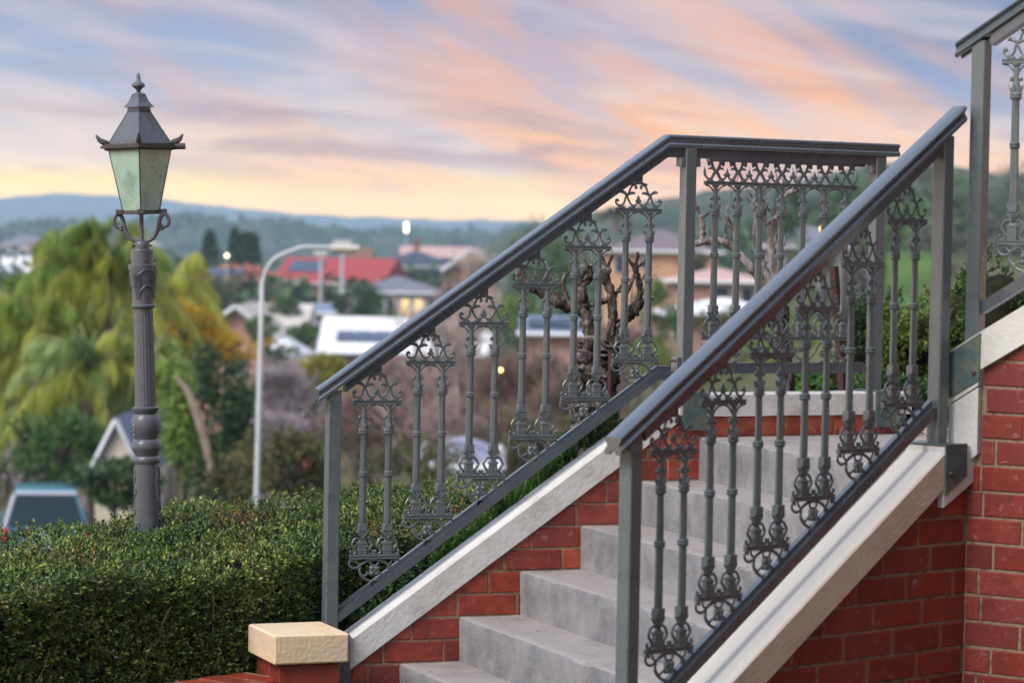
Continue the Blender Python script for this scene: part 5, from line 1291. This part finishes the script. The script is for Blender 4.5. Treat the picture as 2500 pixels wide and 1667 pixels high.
for (px, top, w, h, lab) in ((512, 566, 46, 80, 'lone dark conifer left of the pair of cypresses'), (573, 562, 34, 84, 'tallest cypress of the cluster behind the orange roof'), (598, 570, 30, 76, 'middle cypress of the cluster behind the orange roof'), (620, 574, 30, 72, 'right cypress of the cluster behind the orange roof')):
    tree(lab, px, top+h/2, w, h, 330, M_dk, 700, .6, name='cypress_tree', cone=True, group='dark cypresses on the skyline')
palm('far palm on the skyline behind the sixth baluster panel', 1500, 520, 210, 2.2, 14, M_greytree, 31, up=(-.2, 1.2))
# right hillside wood: individual grey green gums
gi = 0
for (px, py, w, h, Y) in ((2160, 470, 150, 170, 300), (2260, 455, 170, 190, 310), (2345, 500, 170, 190, 290), (2440, 530, 180, 200, 280), (2500, 480, 160, 160, 320), (2215, 565, 190, 150, 200), (2320, 590, 190, 140, 190), (2430, 630, 200, 130, 215), (2075, 480, 120, 120, 340), (2010, 520, 110, 100, 350), (2560, 570, 200, 200, 260), (2090, 560, 110, 110, 280)):
    gi += 1
    labs = ['tall grey green gum behind the near handrail', 'broad gum on the hill between the two right posts', 'gum crown right of the tall post', 'gum tree at the right edge of the hill', 'gum cut by the right frame edge', 'gum tree above the green lawn', 'low gum between the landing post and the tall post', 'scrubby gum low at the right edge', 'small gum at the end of the level handrail', 'small gum inside the level railing skyline', 'gum just outside the right of the picture', 'gum below the end of the level handrail']
    tree(labs[gi-1], px, py, w, h, Y, M_greytree if gi % 3 else M_gr, 1700, .42, name='gum_tree', group='gum trees on the right hillside', k=30)
# far wood belts on the mid hills (nobody could count these)
g = np.random.default_rng(77); n = 26000
xs = g.uniform(-.22, .22, n); Yv = g.choice([300., 380., 460., 560., 700., 850., 1050.], n)*g.uniform(.92, 1.08, n); X = xs*Yv
Zb = np.array([terr(x, y) for x, y in zip(X, Yv)]); cl = (np.sin(X*.021+Yv*.008)+np.sin(X*.053)*.6) > -.1
X, Yv, Zb = X[cl], Yv[cl], Zb[cl]; P = np.stack([X, Yv, Zb+g.uniform(0, 6.5, len(X))], 1); C, D, U, l, w = leaves(g, P, unit(g.normal(0, 1, (len(X), 3))), 1.5, 1.1)
tag(link('far_wood', leaf_mesh('far_wood', C, D, U, l, w, M_dk)), 'blue green belts of far trees across the valley', 'woodland', kind='stuff')

g = np.random.default_rng(78); n = 15000
cr = [(-600, 560), (0, 556), (130, 548), (300, 540), (420, 532), (520, 534), (640, 545), (760, 556), (900, 566), (1040, 570), (1200, 566), (1320, 560), (1450, 556), (1700, 560), (3200, 560)]
px_ = g.uniform(-80, 1700, n); tt = g.uniform(-.98, -.05, n); PP = []
for q, t in zip(px_, tt):
    yy = 1900+t*450; top = at(q, float(np.interp(q, [c[0] for c in cr], [c[1] for c in cr])), 1900); f = math.cos(t*math.pi/2)**.8
    if math.sin(q*.021+t*5)+math.sin(q*.057+t*11)*.7 > -.35: PP.append((top.x*(yy/1900), yy, -24+(top.z+24)*f+g.uniform(-5, 1.2)))
PP = np.array(PP); C, D, U, l, w = leaves(g, PP, unit(g.normal(0, 1, (len(PP), 3))), 6.0, 5.0)
tag(link('hill_wood', leaf_mesh('hill_wood', C, D, U, l, w, M_dk)), 'dark woods covering the middle hill below the far ridge', 'woodland', kind='stuff')
# ================================================================== HOUSES
def hcol(name, c): 
    return mat(name, tuple(x*.88 for x in c), c, scale=.7, rough=.85, spec=.2)
MW = {'white': hcol('white_render', (.72, .71, .69)), 'cream': hcol('cream_render', (.76, .66, .50)), 'peach': hcol('peach_render', (.62, .36, .22)), 'brick': hcol('pale_brick', (.40, .24, .19)), 'pinkbrick': hcol('pink_brick', (.52, .30, .25)), 'redbrick': hcol('red_brick_house', (.27, .095, .07)), 'grey': hcol('grey_board', (.33, .33, .36)), 'brown': hcol('brown_board', (.25, .14, .10)), 'dark': hcol('dark_wall', (.10, .10, .12))}
MR = {'red': hcol('red_metal_roof', (.36, .065, .065)), 'orange': hcol('orange_tile_roof', (.55, .17, .10)), 'white': hcol('white_metal_roof', (.80, .80, .80)), 'dark': hcol('slate_roof', (.06, .075, .11)), 'grey': hcol('grey_roof', (.19, .19, .23)), 'mauve': hcol('mauve_tile_roof', (.20, .16, .18)), 'pink': hcol('faded_pink_tiles', (.55, .36, .32)), 'brown': hcol('brown_tile_roof', (.22, .11, .08)), 'bluegrey': hcol('blue_grey_roof', (.20, .25, .34)), 'lav': hcol('lavender_roof', (.34, .35, .46)), 'cream': hcol('cream_metal_roof', (.62, .56, .50))}
M_fascia = hcol('white_fascia', (.72, .74, .76)); M_win = mat('dark_window_glass', (.03, .04, .055), rough=.12, spec=.7)
M_sol = mat('solar_panel_glass', (.03, .045, .095), (.05, .07, .13), scale=.6, rough=.2, spec=.6); M_fr = hcol('window_frame_white', (.7, .7, .7))
M_lit = bpy.data.materials.new('lit_window'); M_lit.use_nodes = True; b_ = M_lit.node_tree.nodes['Principled BSDF']; b_.inputs['Base Color'].default_value = (.6, .42, .2, 1); b_.inputs['Emission Color'].default_value = (1, .72, .32, 1); b_.inputs['Emission Strength'].default_value = .7
def house(label, x0, x1, ridge, eave, base, Y, depth, wall, roof, kind='hip', rot=0.0, wins=(), solar=None, chim=None, group=None, name='house', over=.5, gable_front=False, lit=()):
    """x0..x1, ridge, eave and base are photograph pixels at the front wall's distance Y"""
    s = Y/FPX; w = (x1-x0)*s; c = at((x0+x1)/2, eave, Y); H = (base-eave)*s; RH = (eave-ridge)*s
    gz = min(terr(c.x, c.y+depth/2), c.z-H) - .3
    root = thing(name, label, 'house', (c.x, c.y+depth/2, gz), R_(rot), group)
    ez = c.z-gz; hw, hd = w/2-over*.5, depth/2
    MB().box(-hw, hw, -hd, hd, 0, ez).build('wall', MW[wall], root)
    o = over; X, Yd = hw+o, hd+o; mb = MB(); z0 = ez+.02; z1 = z0+RH; th = .14
    if kind == 'hip':
        rl = max(.1, X-Yd) if X > Yd else .1; rd = 0 if X > Yd else Yd-X
        top = [(-rl, -rd, z1), (rl, -rd, z1), (rl, rd, z1), (-rl, rd, z1)] if rd else [(-rl, 0, z1), (rl, 0, z1)]
        v = [(-X, -Yd, z0), (X, -Yd, z0), (X, Yd, z0), (-X, Yd, z0)]; k = 4
        if rd: f = [(0, 1, 5, 4), (1, 2, 6, 5), (2, 3, 7, 6), (3, 0, 4, 7), (3, 2, 1, 0), (4, 5, 6, 7)]
        else: f = [(0, 1, 5, 4), (1, 2, 5), (2, 3, 4, 5), (3, 0, 4), (3, 2, 1, 0)]
        mb.add(v+top, f)
    elif kind == 'gable':          # ridge along x (side on)
        mb.add([(-X, -Yd, z0), (X, -Yd, z0), (X, Yd, z0), (-X, Yd, z0), (-X, 0, z1), (X, 0, z1)], [(0, 1, 5, 4), (2, 3, 4, 5), (0, 4, 3), (1, 2, 5), (3, 2, 1, 0)])
    elif kind == 'front':          # gable end faces the camera
        for a, b in ((-X, 0), (0, X)):
            za, zb = (z0-.15, z1) if a < 0 else (z1, z0-.15)
            mb.add([(a, -Yd, za), (b, -Yd, zb), (b, Yd, zb), (a, Yd, za), (a, -Yd, za+th), (b, -Yd, zb+th), (b, Yd, zb+th), (a, Yd, za+th)], [(0,3,2,1), (4,5,6,7), (0,1,5,4), (1,2,6,5), (2,3,7,6), (3,0,4,7)])
        MB().add([(-hw, -hd, ez), (hw, -hd, ez), (0, -hd, z1-.15), (-hw, hd, ez), (hw, hd, ez), (0, hd, z1-.15)], [(0,1,2), (5,4,3), (0,2,5,3), (1,4,5,2)]).build('gable_wall', MW[wall], root)
    rf = mb.build('roof', MR[roof], root)
    if kind != 'front':
        fb = MB()
        for (a, b) in (((-X, -Yd), (X, -Yd)), ((-X, -Yd), (-X, Yd)), ((X, -Yd), (X, Yd))): fb.tube([(a[0], a[1], z0), (b[0], b[1], z0)], .11, 4)
        fb.build('fascia', M_fascia, rf)
    else:
        fb = MB(); 
        for sg in (-1, 1): fb.tube([(sg*X, -Yd-.02, z0-.08), (0, -Yd-.02, z1+.07)], .13 if Y > 100 else .055, 4)
        fb.build('fascia', M_fascia, rf)
    if solar:                       # (x fraction range, slope fraction range)
        (a0, a1), (t0, t1) = solar; nx = max(2, int((a1-a0)*2*X/1.1))
        for i in range(nx):
            xa = -X+2*X*(a0+(a1-a0)*i/nx)+.04; xb = -X+2*X*(a0+(a1-a0)*(i+1)/nx)-.04
            q = [(xa, t0), (xb, t0), (xb, t1), (xa, t1)]; v = [(x, -Yd+Yd*t, z0+RH*t+.09) for x, t in q]; v2 = [(x, -Yd+Yd*t, z0+RH*t+.14) for x, t in q]
            MB().add(v+v2, [(0,3,2,1), (4,5,6,7), (0,1,5,4), (1,2,6,5), (2,3,7,6), (3,0,4,7)]).build('solar_panel', M_sol, rf)
    if chim: 
        cx_, ch = chim; MB().box(-X+2*X*cx_-.4, -X+2*X*cx_+.4, -.3, .5, z1-.8, z1+ch).build('chimney', MW['redbrick'], rf)
    for i, (fx, fw, zb, zt) in enumerate(wins):  # fractions of width, metres below eave
        xa = -hw+2*hw*fx; xb = xa+2*hw*fw
        wn = MB().box(xa-.08, xb+.08, -hd-.06, -hd+.02, ez-zt-.08, ez-zb+.08).build('window', M_fr, root)
        MB().box(xa, xb, -hd-.10, -hd-.055, ez-zt, ez-zb).build('pane', M_lit if i in lit else M_win, wn)
    return root
house('orange tiled hip roofed house with solar panels behind the palms', 452, 690, 636, 684, 740, 330, 12, 'redbrick', 'orange', 'hip', 0, [(.06, .16, .5, 1.9), (.34, .16, .5, 1.9), (.62, .1, .4, 2.2), (.8, .13, .5, 1.9)], ((.22, .58), (.15, .55)), (.44, .6))
house('red metal roofed house with solar panels right of the street light', 690, 965, 630, 694, 752, 340, 13, 'redbrick', 'red', 'gable', -13, [(.05, .3, .4, 2.4), (.48, .1, .5, 2.0), (.68, .26, .4, 2.3)], ((.08, .38), (.42, .82)))
house('dark slate roofed house with brick chimney behind the red roof', 895, 1130, 612, 652, 690, 440, 14, 'dark', 'dark', 'hip', 0, [(.2, .2, .5, 1.8), (.6, .2, .5, 1.8)], None, (.50, 1.8))
house('brown roofed house peeping over the red metal roof', 838, 905, 604, 632, 660, 470, 8, 'brown', 'brown', 'gable')
house('grey two storey house with warm lit windows above the white roof', 838, 1090, 676, 716, 800, 255, 11, 'grey', 'grey', 'hip', 0, [(.42, .09, .5, 2.0), (.56, .09, .5, 2.0), (.70, .09, .5, 2.0), (.84, .09, .5, 2.0), (.1, .2, .5, 2.0)], None, None, lit=(1, 2))
house('white metal roofed house with a dark solar array below the handrail', 782, 1190, 781, 866, 930, 178, 12, 'brick', 'white', 'gable', 0, [(.08, .12, .3, 1.5), (.5, .12, .3, 1.5)], ((.10, .52), (.30, .55)))
house('pink brick gabled house behind the street light pole', 470, 680, 752, 832, 900, 168, 12, 'pinkbrick', 'cream', 'front', 0, [(.4, .2, .6, 2.0)])
house('cream gabled house half hidden right of the street light pole', 600, 740, 745, 800, 850, 182, 11, 'pinkbrick', 'cream', 'gable', 0, [(.5, .2, .5, 1.6)])
house('small white hip roofed garage below the cream house', 640, 735, 832, 868, 905, 160, 6, 'redbrick', 'white', 'hip', 0, [(.2, .5, .2, .9)])
house('cream gable ended cottage with pale blue bargeboards behind the palm trunk', 226, 340, 1034, 1148, 1230, 61, 4, 'cream', 'bluegrey', 'front', 0, over=.12)
house('peach rendered two storey house with mauve hip roof left of the landing post', 1478, 1760, 560, 616, 720, 205, 12, 'peach', 'mauve', 'hip', 0, [(.06, .1, .35, 1.5), (.30, .08, .35, 1.2), (.75, .1, .4, 1.5)])
house('pink roofed house behind the level balusters', 1636, 1890, 656, 690, 745, 175, 9, 'pinkbrick', 'pink', 'hip', 0, [(.06, .09, .3, 1.2), (.42, .15, .3, 1.5), (.7, .12, .3, 1.4)])
house('white roofed low house under the pink roofed house', 1600, 1960, 730, 772, 830, 148, 8, 'brick', 'white', 'hip', 0, [(.1, .1, .3, 1.3), (.35, .1, .3, 1.3), (.62, .1, .3, 1.3)])
house('dark grey roofed house right of the paler pruned tree', 1880, 2090, 548, 606, 680, 215, 10, 'grey', 'grey', 'hip', 0, [(.2, .2, .4, 1.6)])
house('blue grey roofed garage behind the fourth baluster panel', 1280, 1450, 776, 818, 870, 130, 7, 'pinkbrick', 'bluegrey', 'gable', 0, (), ((.1, .8), (.3, .7)))
house('brown gabled house with pale bargeboards under the handrail', 1085, 1215, 610, 662, 720, 230, 9, 'brown', 'cream', 'front', 0, [(.3, .3, .6, 2.0)])
house('blue garden shed left of the white roof', 764, 822, 742, 766, 812, 195, 4, 'dark', 'bluegrey', 'gable', 0, [(.3, .3, .3, 1.0)], name='shed')
house('dark red shed with a flat grey roof below the white house', 722, 776, 868, 884, 930, 125, 3, 'redbrick', 'grey', 'gable', 0, (), None, name='shed')
house('lavender roofed garage low behind the third baluster panel', 1050, 1190, 1105, 1140, 1190, 56, 5, 'cream', 'lav', 'hip', 0, (), None, name='shed')
sm = [('white', 'grey'), ('cream', 'mauve'), ('pinkbrick', 'brown'), ('white', 'white'), ('grey', 'dark'), ('cream', 'cream')]
spots = [(60, 596, 760), (150, 588, 860), (95, 632, 600), (30, 665, 420), (230, 612, 700), (330, 600, 800)]
txt = ['far left', 'second from the left', 'third from the left', 'lowest at the left edge', 'just left of the lantern bracket', 'behind the lantern bracket', 'behind the arm of the street light', 'above the orange roof', 'behind the handrail', 'just under the handrail', 'right of the dark chimney', 'beyond the full green tree']
for i, ((px, py, Y), t) in enumerate(zip(spots, txt)):
    w = 13/Y*FPX; h = 5.2/Y*FPX; a, b = sm[i % 6]
    house(f'small blurred distant {a} house, {t}', px-w/2, px+w/2, py-h*.45, py, py+h*.6, Y, 9, a, b, 'hip', 0, [(.2, .2, .5, 1.8), (.6, .2, .5, 1.8)], group='distant houses across the valley')

rt2 = random.Random(42)
town = [(40, 640, 520, 'at the left edge under the hills'), (120, 620, 640, 'left of the palm crown'), (205, 640, 560, 'behind the palm crown'), (330, 640, 520, 'between the palm and the lamp bracket'), (1120, 612, 560, 'above the brown gable'), (1060, 628, 520, 'left of the brown gable')]
pal = [('white', 'grey'), ('cream', 'brown'), ('pinkbrick', 'mauve'), ('white', 'cream'), ('grey', 'dark'), ('brick', 'pink'), ('cream', 'orange'), ('brown', 'grey')]
nm = {'grey': 'grey', 'brown': 'brown', 'mauve': 'mauve', 'cream': 'cream', 'dark': 'dark', 'pink': 'pink', 'orange': 'orange'}
for i, (px, py, Y, t) in enumerate(town):
    w = rt2.uniform(9, 15)/Y*FPX; h = rt2.uniform(4.2, 6)/Y*FPX; a, b = pal[i % 8]
    house(f'small {nm[b]} roofed blurred house {t}', px-w/2, px+w/2, py-h*.42, py, py+h*.6, Y, 8, a, b, ['hip', 'gable', 'hip', 'front'][i % 4], rt2.uniform(-25, 25), [(.15, .18, .5, 1.8), (.6, .2, .5, 1.8)], group='small houses among the trees')
# ================================================================== STREET FURNITURE, CAR
M_galv = mat('galvanised_steel', (.48, .53, .57), (.58, .62, .65), scale=2, rough=.5)
M_head = hcol('lamp_head_grey', (.6, .6, .58))
def street_light(label, px, ytop, ybase, Y, arm_px, r, group=None):
    s = Y/FPX; a = at(px, ytop+90, Y); gz = min(terr(a.x, a.y), a.z-3); root = thing('street_light', label, 'street light', (a.x, a.y, gz), 0, group)
    bz = at(px-14, ybase, Y)
    top = at(px+60*72/Y, ytop+14*72/Y, Y); end = at(px+arm_px, ytop, Y)
    P = [Vector((bz.x-.2*(bz.z-gz)*.04, a.y, gz-.2)), bz, Vector(a)] + smooth_path([a, at(px+10, ytop+55, Y), at(px+34, ytop+26, Y), at(px+75, ytop+8, Y), at(px+arm_px*.6, ytop, Y), end], 5)[1:]
    child(MB().tube(P, [r*1.1, r, r*.85]+[r*.62]*(len(P)-3), 10).build('pole', M_galv, None, True), root)
    hd = MB().box(-.02, .40, -.09, .09, -.05, .035, .02); hd.ball((.2, 0, -.045), .09, 8, 5, (1.7, .8, .6)); o = hd.build('lamp_head', M_head); o.location = end; child(o, root); return root
street_light('tall galvanised street light with a curved arm left of the railing', 640, 603, 1215, 40, 170, .038)
def far_lamp(label, px, y0, y1, Y, head):
    s = Y/FPX; a = at(px, y0, Y); gz = min(terr(a.x, a.y), at(px, y1, Y).z); root = thing('street_light', label, 'street light', (a.x, a.y, gz), 0, 'small street lights in the valley')
    child(MB().tube([(a.x, a.y, gz), tuple(a)], [8*s/2, 6*s/2], 8).build('pole', M_galv), root)
    child(MB().box(a.x-head*s/2, a.x+head*s/2, a.y-.2, a.y+.2, a.z-.1, a.z+9*s, .05).build('lamp_head', M_head), root)
far_lamp('pale far street light post in front of the red metal roof', 784, 622, 745, 240, 34)
far_lamp('pale far street light post at the right end of the red metal roof', 836, 596, 705, 260, 44)
M_em = bpy.data.materials.new('lit_flood_lamp'); M_em.use_nodes = True; b_ = M_em.node_tree.nodes['Principled BSDF']; b_.inputs['Emission Color'].default_value = (1, .86, .62, 1); b_.inputs['Emission Strength'].default_value = 6
M_em2 = bpy.data.materials.new('lit_orange_lamp'); M_em2.use_nodes = True; b_ = M_em2.node_tree.nodes['Principled BSDF']; b_.inputs['Emission Color'].default_value = (1, .62, .18, 1); b_.inputs['Emission Strength'].default_value = 6
def lit(label, px, y0, y1, Y, d, m, name='flood_light'):
    s = Y/FPX; a = at(px, y0, Y); root = thing(name, label, 'light', tuple(at(px, y1, Y)))
    gz = min(terr(a.x, a.y), at(px, y1, Y).z)
    child(MB().tube([(a.x, a.y+.1, gz), (a.x, a.y+.1, a.z)], .022 if Y < 100 else 3*s/2, 6).build('pole', M_galv if Y > 100 else mat_dark), root); child(MB().ball(tuple(a), d*s/2, 10, 6).build('bulb', m), root)
lit('bright white flood light bokeh above the dark roofed house', 992, 549, 690, 480, 8, M_em); lit('second flood light of the pair just below the brightest one', 992, 562, 690, 478, 8, M_em)
lit('small orange light behind the fourth baluster panel', 1222, 903, 960, 62, 8, M_em2, 'garden_light'); lit('small light behind the level railing near the handrail', 2006, 558, 620, 190, 6, M_em2, 'garden_light'); lit('tiny light between the cypresses', 554, 624, 660, 320, 7, M_em, 'garden_light')
# car seen from behind
M_car = mat('teal_car_paint', (.07, .22, .31), (.085, .25, .34), scale=1, rough=.25, coat=.6); M_cw = mat('car_glass', (.012, .03, .036), rough=.15, spec=.4); M_trim = hcol('silver_car_trim', (.55, .58, .62)); M_tyre = mat('tyre_rubber', (.02, .02, .02), rough=.9); M_tail = mat('red_tail_lamp', (.6, .03, .02), rough=.25, coat=.5)
c = at(103, 1200, 57); gz = c.z-1.72
car = thing('parked_car', 'teal four wheel drive parked facing away at the left edge', 'car', (c.x-.32, c.y+2.26, gz), R_(10))
sec = [(-2.3, .55, .88, .86, 1.0), (-2.25, .38, .92, .88, 1.02), (-2.0, .36, .93, .89, 1.03), (1.2, .36, .93, .89, 1.03), (2.2, .40, .90, .84, .98), (2.4, .55, .84, .76, .88)]
mb = MB(); vs = []; fs = []
for y, zb, w1, w2, zt in sec: vs += [(-w2*.95, y, zb), (-w1, y, zb+.15), (-w1, y, zb+.42), (-w2, y, zt), (w2, y, zt), (w1, y, zb+.42), (w1, y, zb+.15), (w2*.95, y, zb)]
for i in range(len(sec)-1):
    for k in range(8): fs.append((i*8+k, i*8+(k+1)%8, (i+1)*8+(k+1)%8, (i+1)*8+k))
fs += [tuple(range(8)), tuple(len(sec)*8-8+k for k in reversed(range(8)))]
mb.add(vs, fs).build('body', M_car, car, True, 35)
cb = [(-2.26, .84, 1.0), (-2.02, .62, 1.62), (-1.8, .59, 1.70), (.1, .59, 1.71), (.4, .58, 1.66), (1.15, .76, 1.02)]
mb = MB(); vs = []; fs = []
for y, w, z in cb: vs += [(-w, y, z), (w, y, z)]
lo = [(-.86, -2.28, .99), (.86, -2.28, .99), (.84, 1.2, .99), (-.84, 1.2, .99)]
for i in range(5): fs.append((2*i, 2*i+1, 2*i+3, 2*i+2))
fs += [(0, 2, 4, 6, 8, 10), (11, 9, 7, 5, 3, 1), (0, 10, 11, 1)]
mb.add(vs, fs).build('cabin', M_car, car, True, 25)
for s in (-1, 1): MB().tube([(s*.81, -2.30, 1.0), (s*.62, -2.03, 1.64)], .045, 6).build('window_pillar', M_trim, car)
MB().tube([(-.61, -2.03, 1.66), (.61, -2.03, 1.66)], .04, 6).build('roof_edge', M_trim, car)
MB().add([(-.76, -2.29, 1.04), (.76, -2.29, 1.04), (.58, -2.05, 1.60), (-.58, -2.05, 1.60), (-.76, -2.25, 1.04), (.76, -2.25, 1.04), (.58, -2.01, 1.60), (-.58, -2.01, 1.60)], [(0,1,2,3), (7,6,5,4), (0,4,5,1), (1,5,6,2), (2,6,7,3), (3,7,4,0)]).build('rear_window', M_cw, car)
for s in (-1, 1):
    MB().add([(s*.84, -1.9, 1.08), (s*.835, 1.0, 1.08), (s*.62, .4, 1.58), (s*.63, -1.75, 1.6)], [(0,1,2,3)]).build('side_window', M_cw, car)
    MB().box(s*.80-.09, s*.80+.09, -2.33, -2.2, .72, .98, .02).build('tail_lamp', M_tail, car)
    for y in (-1.45, 1.45):
        w = MB(); 
        w.lathe([(.2, -.11), (.34, -.11), (.36, -.08), (.36, .08), (.34, .11), (.2, .11)], 20); wo_ = w.build('tyre', M_tyre, car, True, 40); wo_.rotation_euler = (0, R_(90), 0); wo_.location = (s*.8, y, .36)
        h = MB().lathe([(.02, -.115), (.2, -.118), (.2, .118), (.02, .115)], 14); ho = h.build('rim', M_trim, wo_)
MB().box(-.85, .85, -2.40, -2.24, .42, .60, .03).build('bumper', M_trim, car); MB().box(-.42, .42, -2.345, -2.28, .72, .86, .01).build('number_plate', M_fascia, car)
MB().lathe([(.1, -.1), (.3, -.1), (.32, 0), (.3, .06), (.05, .08)], 18).build('spare_wheel_cover', M_trim, car, True, 40)
sw = car.children[-1]; sw.rotation_euler = (R_(90), 0, 0); sw.location = (.25, -2.36, .92)

# ================================================================== unseen house, added right of the frame to shade the near faces
hs = thing('unseen_shade_house', 'unseen red brick house at the upper flight, added to shade the stair', 'house', WF(4.5, -2.5, -1.5))
child(MB().prism([(2.6, -2.0), (11.5, -2.0), (11.5, 6.2), (2.6, 6.2)], -5.5, -.4, WF).build('wall', MW['redbrick']), hs)
child(MB().box(4.0, 13.5, -11, 2.4, -2.0, 6.19).build('shade_wing_wall', MW['redbrick']), hs)  # wing added out of view to block sky light from behind right
child(MB().box(3.6, 13.9, -11.4, 2.8, 6.2, 6.45).build('shade_wing_roof', MR['mauve']), hs)
rf = child(MB().prism([(2.0, 6.22), (12.0, 6.22), (12.0, 6.5), (2.0, 6.5)], -6.0, .3, WF).build('roof', MR['mauve']), hs)
for (a, b) in ((3.6, 5.0), (6.4, 7.8), (9.2, 10.6)):
    wn = child(MB().prism([(a-.08, 2.2), (b+.08, 2.2), (b+.08, 4.2), (a-.08, 4.2)], -.405, -.34, WF).build('window', M_fr), hs)
    pn = MB().prism([(a, 2.3), (b, 2.3), (b, 4.1), (a, 4.1)], -.339, -.32, WF).build('pane', M_win); pn.parent = wn; pn.matrix_parent_inverse = hs.matrix_world.inverted() if False else Matrix.Identity(4)

# ================================================================== HAZE
hz = MB().box(-3800, 3800, -60, 8200, -60, HAZE_TOP)
hm = bpy.data.materials.new('valley_haze'); hm.use_nodes = True; t = hm.node_tree; t.nodes.remove(t.nodes['Principled BSDF'])
pv = t.nodes.new('ShaderNodeVolumePrincipled'); pv.inputs['Color'].default_value = (.58, .83, 1.0, 1); pv.inputs['Density'].default_value = HAZE; pv.inputs['Anisotropy'].default_value = 0.0
t.links.new(pv.outputs[0], t.nodes['Material Output'].inputs['Volume'])
tag(hz.build('haze', hm), 'pale blue evening haze filling the valley', 'haze', kind='stuff')
